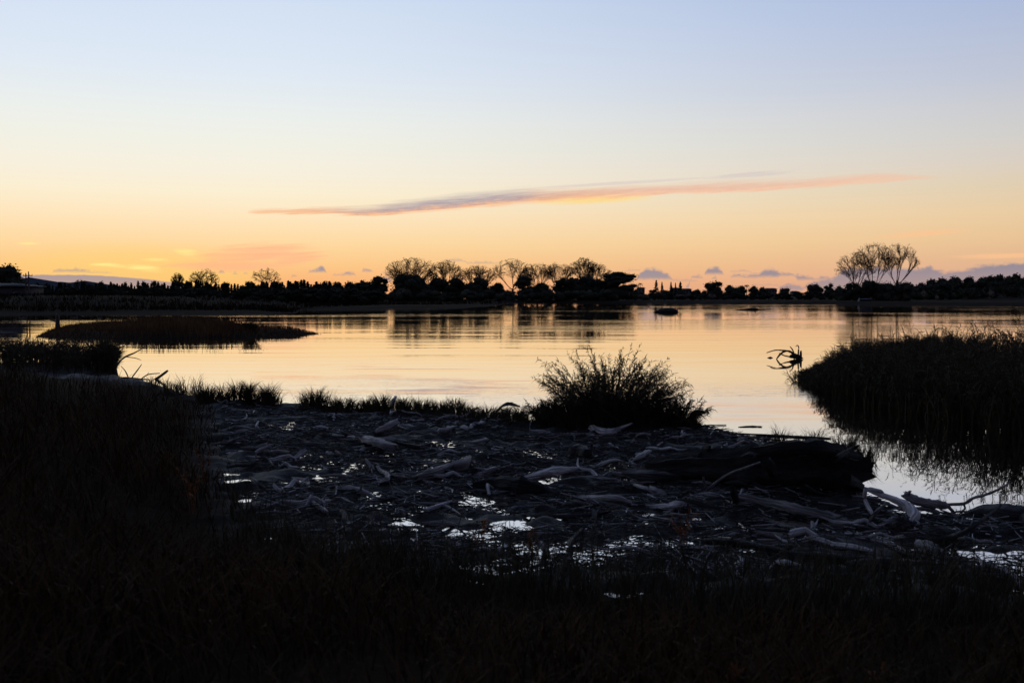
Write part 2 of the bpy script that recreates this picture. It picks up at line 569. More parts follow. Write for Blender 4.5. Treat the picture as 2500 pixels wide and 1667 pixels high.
class MB:
    """collects vertices and faces of one mesh"""
    def __init__(self):
        self.V, self.T, self.Q, self.n = [], [], [], 0

    def add(self, V, T=None, Q=None):
        V = np.asarray(V, dtype=np.float64).reshape(-1, 3)
        if T is not None and len(T):
            self.T.append(np.asarray(T, dtype=np.int64) + self.n)
        if Q is not None and len(Q):
            self.Q.append(np.asarray(Q, dtype=np.int64) + self.n)
        self.V.append(V)
        self.n += len(V)

    def mesh(self, name, smooth=False):
        F = []
        if self.T:
            F.append(np.concatenate(self.T))
        if self.Q:
            F.append(np.concatenate(self.Q))
        me = np_mesh(name, np.concatenate(self.V), F, smooth)
        g = getattr(self, 'grain', None)
        if g is not None and len(g) == len(me.vertices):
            at_ = me.attributes.new('grain', 'FLOAT_VECTOR', 'POINT')
            at_.data.foreach_set('vector', np.asarray(g, dtype=np.float32).ravel())
        return me


def segs(P0, P1, R0, R1, sides=3):
    """separate tapered prisms for many segments at once -> V, Q"""
    P0, P1 = np.asarray(P0, float), np.asarray(P1, float)
    R0, R1 = np.asarray(R0, float), np.asarray(R1, float)
    D = P1 - P0
    D /= np.linalg.norm(D, axis=1, keepdims=True) + 1e-9
    A = np.where(np.abs(D[:, 2:3]) < 0.9, np.array([[0, 0, 1.0]]), np.array([[1.0, 0, 0]]))
    U = np.cross(D, A)
    U /= np.linalg.norm(U, axis=1, keepdims=True) + 1e-9
    Wv = np.cross(D, U)
    k = len(P0)
    V = np.zeros((k, 2 * sides, 3))
    for i in range(sides):
        a = 2 * math.pi * i / sides
        o = math.cos(a) * U + math.sin(a) * Wv
        V[:, i] = P0 + o * R0[:, None]
        V[:, sides + i] = P1 + o * R1[:, None]
    base = np.arange(k)[:, None] * 2 * sides
    Q = []
    for i in range(sides):
        j = (i + 1) % sides
        Q.append(np.concatenate([base + i, base + j, base + sides + j, base + sides + i], axis=1))
    return V.reshape(-1, 3), np.concatenate(Q)


def ribbons(P, Wd, side):
    """P (n,k,3) centre lines, Wd (n,k) half widths, side (n,3) -> V, Q"""
    n, k, _ = P.shape
    off = side[:, None, :] * Wd[:, :, None]
    V = np.stack([P - off, P + off], axis=2).reshape(-1, 3)
    b = (np.arange(n)[:, None] * k + np.arange(k - 1)[None, :]).ravel() * 2
    Q = np.stack([b, b + 1, b + 3, b + 2], axis=1)
    return V, Q


def catmull(P, per=5):
    P = np.asarray(P, float)
    if len(P) < 3:
        tt = np.linspace(0, 1, per * (len(P) - 1) + 1)[:, None]
        return P[0] + (P[-1] - P[0]) * tt
    Q = np.vstack([2 * P[0] - P[1], P, 2 * P[-1] - P[-2]])
    o = []
    for i in range(1, len(Q) - 2):
        p0, p1, p2, p3 = Q[i - 1], Q[i], Q[i + 1], Q[i + 2]
        for s in np.linspace(0, 1, per, endpoint=False):
            o.append(0.5 * ((2 * p1) + (-p0 + p2) * s + (2 * p0 - 5 * p1 + 4 * p2 - p3) * s * s + (-p0 + 3 * p1 - 3 * p2 + p3) * s ** 3))
    o.append(P[-1])
    return np.array(o)


def tube(points, radii, sides=9, per=5, rough=0.12, rng=None, flat=1.0):
    """gnarled tapered tube along a smooth path, broken ends closed"""
    rng = rng or np.random.default_rng(1)
    C = catmull(points, per)
    rr = catmull(np.stack([radii, radii, radii], axis=1), per)[:, 0]
    rr = np.maximum(rr, 0.002)
    k = len(C)
    T = np.gradient(C, axis=0)
    T /= np.linalg.norm(T, axis=1, keepdims=True) + 1e-9
    up = np.array([0, 0, 1.0])
    if abs(T[:, 2]).mean() > 0.85:
        up = np.array([0, 1.0, 0])
    U = np.cross(T, up)
    U /= np.linalg.norm(U, axis=1, keepdims=True) + 1e-9
    Wv = np.cross(U, T)
    ph = np.linspace(0, 2 * math.pi, sides, endpoint=False)
    ridge = 1 + rough * 1.3 * rng.normal(size=sides)            # long grooves
    knots = 1 + 0.45 * rough * rng.normal(size=(k, sides))
    env = 1 + rough * 0.6 * rng.normal(size=k)
    rad = rr[:, None] * ridge[None] * knots * env[:, None]
    for r_i in (0, -1):      # splintered ends
        rad[r_i] *= rng.uniform(0.45, 1.1, sides)
    V = C[:, None, :] + rad[:, :, None] * (np.cos(ph)[None, :, None] * U[:, None, :] + flat * np.sin(ph)[None, :, None] * Wv[:, None, :])
    for r_i, sg in ((0, -1), (-1, 1)):
        V[r_i] += sg * T[r_i][None] * (rr[r_i] * rng.uniform(-0.4, 0.8, sides))[:, None]
    mb = MB()
    idx = np.arange(k * sides).reshape(k, sides)
    Q = np.stack([idx[:-1], np.roll(idx[:-1], -1, 1), np.roll(idx[1:], -1, 1), idx[1:]], axis=2).reshape(-1, 4)
    Vf = V.reshape(-1, 3)
    # ragged end caps
    e0 = C[0] + T[0] * rr[0] * 0.2
    e1 = C[-1] - T[-1] * rr[-1] * 0.2
    Vf = np.vstack([Vf, e0, e1])
    a, b = k * sides, k * sides + 1
    T0 = np.stack([np.roll(idx[0], -1), idx[0], np.full(sides, a)], axis=1)
    T1 = np.stack([idx[-1], np.roll(idx[-1], -1), np.full(sides, b)], axis=1)
    mb.add(Vf, np.vstack([T0, T1]), Q)
    al = np.concatenate([[0], np.cumsum(np.linalg.norm(np.diff(C, axis=0), axis=1))])
    gr = np.stack([np.repeat(al, sides), np.tile(np.cos(ph), k), np.tile(np.sin(ph), k)], axis=1)
    off = rng.random(3) * 20
    mb.grain = np.vstack([gr, [0, 0, 0], [al[-1], 0, 0]]) + off
    return mb


def box(mb, x0, x1, y0, y1, z0, z1):
    V = [(x0, y0, z0), (x1, y0, z0), (x1, y1, z0), (x0, y1, z0), (x0, y0, z1), (x1, y0, z1), (x1, y1, z1), (x0, y1, z1)]
    Q = [(0, 3, 2, 1), (4, 5, 6, 7), (0, 1, 5, 4), (1, 2, 6, 5), (2, 3, 7, 6), (3, 0, 4, 7)]
    mb.add(V, None, Q)


# ------------------------------------------------------------------ noise and land outline
TAB = np.random.default_rng(5).random((256, 256))


def vnoise(x, y):
    xi, yi = np.floor(x).astype(int), np.floor(y).astype(int)
    fx, fy = x - xi, y - yi
    fx, fy = fx * fx * (3 - 2 * fx), fy * fy * (3 - 2 * fy)
    a = TAB[xi & 255, yi & 255]
    b = TAB[(xi + 1) & 255, yi & 255]
    c = TAB[xi & 255, (yi + 1) & 255]
    d = TAB[(xi + 1) & 255, (yi + 1) & 255]
    return (a * (1 - fx) + b * fx) * (1 - fy) + (c * (1 - fx) + d * fx) * fy - 0.5


def fbm(x, y, s, octv=4, gain=0.5):
    v, amp, f = 0, 1.0, 1.0 / s
    for i in range(octv):
        v = v + amp * vnoise(x * f + 17.3 * i, y * f + 9.1 * i)
        amp *= gain
        f *= 2.03
    return v


def poly_px(pts):
    return np.array([G(*p)[:2] for p in pts])


def sdist(x, y, P):
    """signed distance to polygon, positive inside"""
    d = np.full(x.shape, 1e18)
    inside = np.zeros(x.shape, bool)
    n = len(P)
    for i in range(n):
        ax, ay = P[i]
        bx, by = P[(i + 1) % n]
        ex, ey = bx - ax, by - ay
        tt = np.clip(((x - ax) * ex + (y - ay) * ey) / (ex * ex + ey * ey + 1e-12), 0, 1)
        d = np.minimum(d, (x - ax - tt * ex) ** 2 + (y - ay - tt * ey) ** 2)
        c = ((ay > y) != (by > y)) & (x < (bx - ax) * (y - ay) / (by - ay + 1e-12) + ax)
        inside ^= c
    return np.where(inside, 1, -1) * np.sqrt(d)


def ss(x, a, b):
    q = np.clip((x - a) / (b - a), 0, 1)
    return q * q * (3 - 2 * q)


NEAR = np.vstack([poly_px([(-900, 900), (0, 908), (150, 905), (282, 912), (300, 924), (390, 940), (470, 968), (560, 984), (690, 990), (760, 992), (900, 1000), (1080, 1012), (1290, 1034), (1500, 1034), (1700, 1036),
                           (1760, 1052), (1890, 1084), (2000, 1094), (2080, 1110), (2110, 1150), (2105, 1210), (2180, 1250), (2330, 1262), (2500, 1275), (3000, 1290)]), [[60, 0], [60, -60], [-80, -60]]])
BANK = np.vstack([poly_px([(-1500, 920), (0, 925), (260, 932), (430, 958), (520, 985), (545, 1060), (560, 1180), (640, 1290), (780, 1370), (1000, 1400), (1300, 1420), (1700, 1460), (2100, 1480), (2500, 1470), (3200, 1460)]), [[60, 0], [60, -60], [-80, -60]]])
REEDR = np.vstack([poly_px([(1985, 934), (2060, 960), (2200, 998), (2350, 1028), (2500, 1056), (2700, 1085), (3100, 1130)]), [[60, 25], [70, 48]], poly_px([(2500, 868), (2250, 876), (2080, 892), (2005, 912)])])
ISLE = poly_px([(85, 823), (180, 826), (400, 828), (620, 824), (700, 819), (785, 816), (760, 811), (640, 806), (560, 797), (400, 794), (200, 796), (120, 806)])
REEDL = poly_px([(-700, 915), (0, 914), (283, 916), (286, 905), (270, 893), (180, 884), (60, 884), (0, 888), (-700, 884)])
LANDL = np.vstack([poly_px([(-1600, 764), (0, 767.5), (120, 766.5), (500, 767.5), (720, 766), (742, 757), (950, 754), (1100, 752), (1190, 749), (1236, 743), (1262, 740.2)]), [[0, 700], [-1200, 900]]])
FAR = np.vstack([poly_px([(1200, 740.2), (1300, 739.3), (1500, 739.6), (1700, 740.2), (2000, 741.8), (2200, 744), (2500, 746.5), (3300, 752)]), [[900, 400], [900, 900], [-20, 900]]])


def height(x, y):
    """terrain height, distance inside the near shore, distance inside the grass bank"""
    x = np.asarray(x, float)
    y = np.asarray(y, float)
    shp = x.shape
    x, y = x.ravel(), y.ravel()
    d = np.hypot(x, y)
    H = np.full(x.shape, -0.9)
    SN = np.full(x.shape, -99.0)
    SB = np.full(x.shape, -99.0)
    k = d < 100
    if k.any():
        H[k], SN[k], SB[k] = height_near(x[k], y[k])
    k = d >= 100
    if k.any():
        H[k] = height_far(x[k], y[k])
    return H.reshape(shp), SN.reshape(shp), SB.reshape(shp)


def land(x, y, P, w, top, out=0.35):
    s = sdist(x, y, P)
    return np.where(s > 0, top * ss(s, 0, w), np.maximum(s * out, -0.9)), s


def height_near(x, y):
    n1 = fbm(x, y, 3.0, 4)
    nf = fbm(x, y, 0.55, 3, 0.6)
    h = np.full(x.shape, -0.9)
    # foreshore mud, barely above the water and full of pools
    s_near = sdist(x, y, NEAR)
    sb = sdist(x, y, BANK)
    lvl = 0.001 + 0.07 * np.exp(-np.clip(s_near, 0, None) / 1.3) + 0.06 * ss(sb, -1.6, -0.1)
    rug = 0.065 * fbm(x + 3.1, y, 1.9, 2) + 0.15 * fbm(x * 0.85, y * 1.2, 0.36, 2, 0.6)
    mud_h = np.where(s_near > 0, ss(s_near, 0, 0.5) * (lvl + rug), np.maximum(s_near * 0.25, -0.9))
    h = np.maximum(h, mud_h)
    q = ss(sb, -0.01, 0.8)
    bank = 0.10 + 0.85 * ss(sb, 0, 6.5) + 0.10 * n1 + 0.03 * nf
    h = np.where(sb > 0, np.maximum(h, q * bank + (1 - q) * h), h)
    for P, w, top, nn in ((REEDR, 1.2, 0.16, 0.1), (ISLE, 2.0, 0.30, 0.1), (REEDL, 0.8, 0.10, 0.1)):
        b, s = land(x, y, P, w, top)
        h = np.maximum(h, b + np.where(s > 0, nn * n1 * ss(s, 0, w), 0))
    return h, s_near, sb


def height_far(x, y):
    nl = fbm(x, y, 25.0, 3)
    h = np.full(x.shape, -0.9)
    b, s = land(x, y, LANDL, 8.0, 0.45, 0.05)
    rise_l = 2.2 * ss(-x, 40, 85) * ss(s, 4, 45)
    h = np.maximum(h, b + np.where(s > 0, 0.35 * nl * ss(s, 0, 20) + rise_l, 0))
    b, s = land(x, y, FAR, 6.0, 0.8, 0.05)
    b = b + np.where(s > 0, 0.4 * nl * ss(s, 0, 20) + 3.5 * ss(s, 80, 420) * ss(x, 20, 90), 0)
    # wooded hill at the right
    b = b + np.where(s > 0, ss(x, 165, 330) * ss(s, 20, 160) * (9.0 + 2.0 * nl), 0)
    h = np.maximum(h, b)
    far = ss(np.hypot(x, y), 800, 1500)
    return h * (1 - far) + far * np.maximum(h, 1.0)


def ground_z(x, y):
    return float(height(np.array([x]), np.array([y]))[0][0])


# ------------------------------------------------------------------ the ground sheet
def build_ground():
    th_f = np.arange(-36, 36.01, 0.15)
    th_r = np.arange(41, 320, 4.0)
    th = np.radians(np.concatenate([th_f, th_r]))
    r = np.concatenate([np.arange(0.4, 5.0, 0.15), np.arange(5.0, 9.0, 0.09), np.arange(9.0, 25.0, 0.06), np.arange(25.0, 27.0, 0.1)])
    g = [27.0]
    while g[-1] < 25000:
        g.append(g[-1] * (1.012 if g[-1] < 700 else 1.12))
    r = np.concatenate([r, g])
    TH, RR = np.meshgrid(th, r, indexing='ij')
    x, y = RR * np.sin(TH), RR * np.cos(TH)
    h, sn, sb = height(x, y)
    V = np.stack([x, y, h], axis=2).reshape(-1, 3)
    na, nr = TH.shape
    idx = np.arange(na * nr).reshape(na, nr)
    nx = np.roll(idx, -1, 0)
    Q = np.stack([idx[:, :-1], idx[:, 1:], nx[:, 1:], nx[:, :-1]], axis=2).reshape(-1, 4)
    V = np.vstack([V, [0, 0, float(h[:, 0].mean())]])
    c = len(V) - 1
    T = np.stack([idx[:, 0], nx[:, 0], np.full(na, c)], axis=1)
    me = np_mesh('ground', V, [T, Q], True)
    # which part is bare wet mud
    s_lo = (x ** 2 + y ** 2 < 60 ** 2)
    mud = np.where(s_lo, 1 - ss(sb, -0.2, 0.8), 0.0).ravel()
    at = me.attributes.new('mud', 'FLOAT', 'POINT')
    at.data.foreach_set('value', np.append(mud, 0).astype(np.float32))
    o = obj('ground', me, M['ground'])
    tag(o, 'dark earth banks and wet mud around the lake', 'ground', kind='structure')


build_ground()

wm = np_mesh('water', [(-20000, -200, 0), (20000, -200, 0), (20000, 20000, 0), (-20000, 20000, 0)], np.array([[0, 1, 2, 3]]))
tag(obj('water', wm, M['water']), 'calm lake mirroring the orange evening sky', 'water', kind='structure')

# far low hills beyond the left trees
hx = np.linspace(-4200, -1500, 60)
hv, hq = [], []
for i, xx in enumerate(hx):
    e = 60 + 45 * math.sin(i * 0.23 + 0.6) + 18 * math.sin(i * 0.71) + 6 * math.sin(i * 1.9)
    e *= ss(np.array(i), 0, 8) * (1 - ss(np.array(i), 44, 59))
    hv += [(xx, 5200, -5), (xx, 5900, max(e, 1) * 0.92 + 3), (xx, 7600, -5)]
    if i:
        b_ = 3 * i
        hq += [(b_ - 3, b_, b_ + 1, b_ - 2), (b_ - 2, b_ + 1, b_ + 2, b_ - 1)]
tag(obj('hills', np_mesh('hills', hv, np.array(hq), True), M['hill']), 'faint hills with haze blue in their colour, far behind the conifer row', 'hills', kind='structure')
#PART2
# ------------------------------------------------------------------ trees
def bare_tree(seed, H, Wd, stems=12, trunk=0.14, spread=1.0, l2=6, tw=4, twig_r=0.022, tr=0.32):
    """leafless fan-shaped tree: limbs fan from a short trunk to a domed outline, forking on the way -> trunk mesh, branch mesh, tips"""
    rng = np.random.default_rng(seed)
    S = []
    th = H * trunk
    stems = int(stems * 1.6)

    def dome(ph, u):
        """point on the outline: u 0 at the top, 1 at the widest"""
        zz = math.cos(u * math.pi * 0.5) ** 0.9
        return np.array([math.cos(ph) * Wd * 0.5 * math.sin(u * math.pi * 0.5), math.sin(ph) * Wd * 0.5 * math.sin(u * math.pi * 0.5), H * (0.56 + 0.44 * zz)])

    def limb(p0, p1, c, r0, r1, k):
        tt = np.linspace(0, 1, k + 1)[:, None]
        P = (1 - tt) ** 2 * p0 + 2 * tt * (1 - tt) * c + tt ** 2 * p1
        P[1:-1] += rng.normal(size=(k - 1, 3)) * 0.006 * np.linalg.norm(p1 - p0)
        rr = r0 + (r1 - r0) * np.linspace(0, 1, k + 1)
        for i in range(k):
            S.append((P[i], P[i + 1], rr[i], rr[i + 1]))
        return P, rr

    def at(P, rr, t_):
        i = min(int(t_ * (len(P) - 1)), len(P) - 2)
        f = t_ * (len(P) - 1) - i
        d = P[i + 1] - P[i]
        return P[i] * (1 - f) + P[i + 1] * f, d / (np.linalg.norm(d) + 1e-9), rr[i]

    # main boughs
    nb = max(4, stems // 3)
    boughs = []
    for k_ in range(nb):
        ph = 2 * math.pi * k_ * 0.618 + rng.normal() * 0.2
        u = 0.15 + spread * 0.70 * math.sqrt((k_ + 0.5) / nb)
        tip = dome(ph, u) * np.array([0.46, 0.46, 0.58 + 0.12 * rng.random()])
        p0 = np.array([rng.normal() * 0.1, rng.normal() * 0.1, th * (0.75 + 0.4 * rng.random())])
        c = p0 + (tip - p0) * np.array([0.60, 0.60, 0.42])
        boughs.append((ph, u) + limb(p0, tip, c, tr * 0.5, tr * 0.22, 6))
    # limbs that reach the outline, each with side shoots and twigs
    nl = stems * 3
    for i in range(nl):
        ph = 2 * math.pi * (i * 0.618) + rng.normal() * 0.25
        u = min(1.04, spread * math.sqrt((i + 0.5) / nl) * 1.02 + rng.normal() * 0.04)
        tip = dome(ph, max(u, 0.0)) * (0.93 + 0.07 * rng.random())
        bb = min(boughs, key=lambda q: np.linalg.norm(dome(q[0], q[1]) - tip) * (0.8 + 0.4 * rng.random()))
        q, d, r = at(bb[2], bb[3], 0.25 + 0.75 * rng.random())
        L = np.linalg.norm(tip - q)
        P, rr = limb(q, tip, q + d * L * 0.38 + (tip - q) * 0.12, max(min(r * 0.6, tr * 0.22), twig_r * 1.2), twig_r * 0.8, 5)
        for j in range(l2):
            q2, d2, r2 = at(P, rr, 0.25 + 0.72 * rng.random())
            a2 = min(1.1, max(0, u + rng.normal() * 0.10))
            e2 = dome(ph + rng.normal() * 0.22 / max(0.3, a2), a2) * (0.92 + 0.08 * rng.random())
            e2 = q2 + (e2 - q2) * (0.45 + 0.55 * rng.random())
            P2, rr2 = limb(q2, e2, q2 + d2 * np.linalg.norm(e2 - q2) * 0.35 + (e2 - q2) * 0.15, max(twig_r, r2 * 0.6), twig_r * 0.7, 3)
            for m_ in range(tw):
                q4, d4, _ = at(P2, rr2, 0.2 + 0.75 * rng.random())
                ax = rng.normal(size=3)
                dd = d4 + ax / np.linalg.norm(ax) * 0.45
                dd /= np.linalg.norm(dd)
                S.append((q4, q4 + dd * H * (0.03 + 0.035 * rng.random()), twig_r * 0.7, twig_r * 0.45))
    P0, P1, R0, R1 = [np.array(v) for v in zip(*S)]
    f = (H - th) / (P1[:, 2].max() - th)
    for A in (P0, P1):
        A[:, 2] = np.where(A[:, 2] > th, th + (A[:, 2] - th) * f, A[:, 2])
    V, Q = segs(P0, P1, R0, R1, 3)
    br = np_mesh('branches', V, Q)
    tb = tube([(0, 0, -0.6), (0.05, 0, th * 0.5), (0, 0.05, th * 1.15)], [tr * 1.35, tr, tr * 0.8], 8, 4, 0.06, rng)
    return tb.mesh('trunk'), br, P1


def leaf_cards(C, N_, size, rng):
    """square leaf clumps at C (n,3), outward N_ only loosely kept"""
    n = len(C)
    a = rng.normal(size=(n, 3)) + N_ * 0.6
    a /= np.linalg.norm(a, axis=1, keepdims=True)
    b = np.cross(a, rng.normal(size=(n, 3)))
    b /= np.linalg.norm(b, axis=1, keepdims=True) + 1e-9
    c = np.cross(a, b)
    s = size * (0.5 + rng.random((n, 1)))
    V = np.stack([C - b * s, C - c * s * 0.55, C + b * s, C + c * s * 0.55], axis=1).reshape(-1, 3)
    Q = np.arange(n * 4).reshape(n, 4)
    return V, Q


ICO_V, ICO_F = None, None


def ico():
    global ICO_V, ICO_F
    if ICO_V is None:
        import bmesh
        bm = bmesh.new()
        bmesh.ops.create_icosphere(bm, subdivisions=2, radius=1.0)
        ICO_V = np.array([v.co[:] for v in bm.verts])
        bm.verts.index_update()
        ICO_F = np.array([[v.index for v in f.verts] for f in bm.faces])
        bm.free()
    return ICO_V, ICO_F


def leafy_crown(seed, lobes, size, per_lobe=260, core=0.74):
    """crown of leaf clumps over several lobes (x,y,z,rx,rz)"""
    rng = np.random.default_rng(seed)
    mb = MB()
    iv, if_ = ico()
    for (x, y, z, rx, rz) in lobes:
        n = rng.normal(size=(per_lobe, 3))
        n /= np.linalg.norm(n, axis=1, keepdims=True)
        rad = 0.74 + 0.58 * rng.random((per_lobe, 1)) ** 2.4
        C = np.array([x, y, z]) + n * rad * np.array([rx, rx, rz])
        V, Q = leaf_cards(C, n, size, rng)
        mb.add(V, None, Q)
        if core:
            mb.add(np.array([x, y, z]) + iv * np.array([rx, rx, rz]) * core * (1 + 0.10 * rng.normal(size=(len(iv), 1))), if_)
    return mb.mesh('crown')


def dome_lobes(rng, H, Wd, n=14, base=0.12):
    L = []
    for i in range(n):
        a = rng.random() * 2 * math.pi
        u = rng.random()
        z = H * (base + (0.82 - base) * u)
        rr = Wd * 0.5 * math.sqrt(max(0.05, 1 - (max(0, (z / H - 0.35) / 0.62)) ** 2)) * (0.35 + 0.45 * rng.random())
        s = Wd * ((0.10 if n > 18 else 0.16) + 0.10 * rng.random())
        L.append((math.cos(a) * rr, math.sin(a) * rr, z, s, s * (0.75 + 0.3 * rng.random())))
    L.append((0, 0, H * 0.80, Wd * 0.20, H * 0.18))
    L.append((0, 0, H * 0.42, Wd * 0.30, H * 0.32))
    return L


def trunk_mesh(H, r, seed=1, limbs=0, spread=1.0):
    rng = np.random.default_rng(seed)
    mb = tube([(0, 0, -0.6), (0.1 * r, 0, H * 0.4), (0, 0.2 * r, H)], [r * 1.3, r, r * 0.6], 7, 4, 0.06, rng)
    for i in range(limbs):
        a = 2 * math.pi * (i + rng.random() * 0.5) / limbs
        e = np.array([math.cos(a) * spread, math.sin(a) * spread, H * (1.0 + 0.35 * rng.random())])
        s = np.array([0, 0, H * (0.4 + 0.3 * rng.random())])
        t2 = tube([s, (s + e) / 2 + np.array([0, 0, -0.1 * H]), e], [r * 0.55, r * 0.4, r * 0.25], 5, 3, 0.05, rng)
        mb.add(np.concatenate(t2.V), np.concatenate(t2.T), np.concatenate(t2.Q))
    return mb.mesh('trunk')


def conifer_crown(seed, H, Wd, n=700):
    """narrow young conifer: drooping needle clumps round a cone, ragged outline"""
    rng = np.random.default_rng(seed)
    z = rng.random(n) ** 1.25
    tier = 0.80 + 0.22 * np.sin(z * (16 + 5 * rng.random()) * 2) + 0.12 * rng.normal(size=n)
    rr = (1 - z) ** 0.75 * Wd * 0.5 * np.clip(tier, 0.3, 1.4)
    a = rng.random(n) * 2 * math.pi
    f = rng.random(n) ** 0.4
    C = np.stack([np.cos(a) * rr * f, np.sin(a) * rr * f, 0.06 * H + z * 0.93 * H], axis=1)
    V, Q = leaf_cards(C, np.stack([np.cos(a), np.sin(a), -0.3 + 0 * a], axis=1), 0.05 * H, rng)
    mb = MB()
    mb.add(V, None, Q)
    k = 7
    ph = np.linspace(0, 2 * math.pi, k, endpoint=False)
    Vc = [(0.30 * Wd * math.cos(p), 0.30 * Wd * math.sin(p), 0.05 * H) for p in ph] + [(0, 0, 0.93 * H)]
    mb.add(Vc, [(i, (i + 1) % k, k) for i in range(k)])
    return mb.mesh('crown')


def norfolk_crown(seed, H, Wd, tiers=9):
    """tiered pine: whorls of level boughs getting shorter upwards"""
    rng = np.random.default_rng(seed)
    mb = MB()
    for i in range(tiers):
        z = H * (0.16 + 0.80 * i / (tiers - 1))
        L = Wd * 0.5 * (1 - 0.86 * i / (tiers - 1)) * (0.85 + 0.3 * rng.random())
        for j in range(7):
            a = 2 * math.pi * (j + rng.random() * 0.6) / 7
            m = 14
            tt = rng.random(m)
            C = np.stack([np.cos(a) * L * tt, np.sin(a) * L * tt, z + L * 0.18 * tt ** 2 + 0.02 * H * rng.normal(size=m)], axis=1)
            V, Q = leaf_cards(C, np.zeros((m, 3)) + [0, 0, 0.6], 0.035 * H, rng)
            mb.add(V, None, Q)
    return mb.mesh('crown')


def palm_crown(seed, r, n=22):
    rng = np.random.default_rng(seed)
    mb = MB()
    a = 2 * math.pi * (np.arange(n) + rng.random(n)) / n
    up = 0.2 + 1.0 * rng.random(n)
    tt = np.linspace(0, 1, 6)
    P = np.zeros((n, 6, 3))
    for i in range(n):
        P[i, :, 0] = np.cos(a[i]) * r * tt
        P[i, :, 1] = np.sin(a[i]) * r * tt
        P[i, :, 2] = r * (up[i] * tt - 1.1 * tt ** 2)
    side = np.stack([-np.sin(a), np.cos(a), 0 * a], axis=1)
    V, Q = ribbons(P, np.tile(np.array([0.03, 0.10, 0.13, 0.11, 0.07, 0.01]) * r, (n, 1)), side)
    mb.add(V, None, Q)
    return mb.mesh('crown')


def plant(name, cat, label, px, Yd, parts, group=None, scale=1.0, rz=None, dz=0.0):
    """a tree or shrub thing standing on the ground: parts = [(part name, mesh, material)]"""
    p = AT(px, 722, Yd)
    z = ground_z(p[0], p[1])
    e = empty(name, (p[0], p[1], z + dz), random.random() * 6.28 if rz is None else rz, scale)
    tag(e, label, cat, group)
    for pn, me, mt in parts:
        obj(pn, me, mt, e)
    return e


def top_h(px, py, Yd):
    """height above the local ground of a point seen at (px,py) at distance Yd"""
    p = AT(px, py, Yd)
    return p[2] - ground_z(p[0], p[1])


# --- the three bare trees on the right bank
for i, (px, top, wpx, Yd, lab, sd_, kw) in enumerate([
        (2088, 610, 108, 372, 'bare leaning poplar, left one of the three tall trees on the right bank', 21, dict(stems=8, spread=0.96)),
        (2132, 590, 118, 370, 'tallest bare tree, middle of the three on the right bank', 22, dict(stems=8, spread=0.87)),
        (2190, 592, 108, 366, 'bare tree with dark single trunk, right one of the three on the right bank', 23, dict(stems=7, spread=0.90, trunk=0.30, tr=0.42))]):
    H = top_h(px, top, Yd)
    a_, b_, _ = bare_tree(sd_, H, wpx * Yd / FPX, l2=11, tw=6, twig_r=0.030, **kw)
    plant('bare_tree', 'tree', lab, px, Yd, [('trunk', a_, M['bark']), ('branches', b_, M['bark'])], 'bare trees on the right bank', rz=0.3 * i)

# --- bare trees of the middle grove
grove = [(1003, 627, 140, 405, 'broad domed bare tree at the left end of the middle grove', dict(stems=15, spread=1.00, trunk=0.12)),
         (1088, 633, 101, 408, 'dense twiggy bare tree second from the left in the middle grove', dict(stems=10, spread=0.81)),
         (1165, 642, 105, 412, 'lower reddish bare tree third from the left in the middle grove', dict(stems=11, spread=0.84)),
         (1252, 630, 124, 403, 'bare tree with stout forked trunk at the heart of the middle grove', dict(stems=8, spread=0.90, trunk=0.24, tr=0.45)),
         (1312, 640, 96, 408, 'slender bare tree right of the stout forked one', dict(stems=9, spread=0.84, trunk=0.22)),
         (1362, 638, 96, 406, 'spindly bare tree with open stems near the leafy poplar', dict(stems=9, spread=0.81, trunk=0.25)),
         (1455, 640, 82, 406, 'thin bare tree at the right end of the middle grove', dict(stems=7, spread=0.81, trunk=0.2))]
for i, (px, top, wpx, Yd, lab, kw) in enumerate(grove):
    H = top_h(px, top, Yd)
    a_, b_, _ = bare_tree(40 + i, H, wpx * Yd / FPX, l2=10, tw=6, twig_r=0.034, **kw)
    plant('bare_tree', 'tree', lab, px, Yd, [('trunk', a_, M['bark']), ('branches', b_, M['bark'])], 'bare trees of the middle grove', rz=0.5 * i)
# half-leafed poplar of the grove: twigs with brown leaves at the top
H = top_h(1425, 627, 404)
a_, b_, tips = bare_tree(60, H, 92 * 404 / FPX, stems=9, spread=0.78, l2=7, tw=6, twig_r=0.036)
k = tips[(tips[:, 2] > 0.70 * H) & (tips[:, 0] < 3)]
rg = np.random.default_rng(3)
k = k[rg.random(len(k)) < 0.75]
mb = MB()
mb.add(*[x for x in (leaf_cards(k, np.zeros_like(k), 0.19, rg)[0],)], None, leaf_cards(k, np.zeros_like(k), 0.19, rg)[1])
plant('poplar_tree', 'tree', 'tallest tree of the middle grove with brown leaves left in its crown', 1425, 404,
      [('trunk', a_, M['bark']), ('branches', b_, M['bark']), ('crown', mb.mesh('crown'), M['leafbrown'])], rz=0.2)

# --- small bare trees on the left skyline
for i, (px, top, wpx, Yd, lab, kw) in enumerate([
        (197, 681, 36, 330, 'faint small bare tree far left above the conifers', dict(stems=9, spread=0.93)),
        (434, 665, 34, 330, 'small round bare tree beside the broad bare one', dict(stems=9, spread=0.93)),
        (499, 654, 78, 330, 'broad rounded bare tree rising over the left conifer row', dict(stems=10, spread=0.99)),
        (650, 652, 76, 330, 'spreading bare tree with clumped twigs over the left conifers', dict(stems=6, spread=0.99, trunk=0.25)),
        (798, 684, 36, 330, 'low bare tree peeping over the conifers', dict(stems=8, spread=0.93))]):
    H = top_h(px, top, Yd)
    a_, b_, _ = bare_tree(80 + i, H, wpx * Yd / FPX, l2=6, tw=5, twig_r=0.036, **kw)
    plant('bare_tree', 'tree', lab, px, Yd, [('trunk', a_, M['bark']), ('branches', b_, M['bark'])], 'bare trees over the conifer row', rz=0.4 * i)

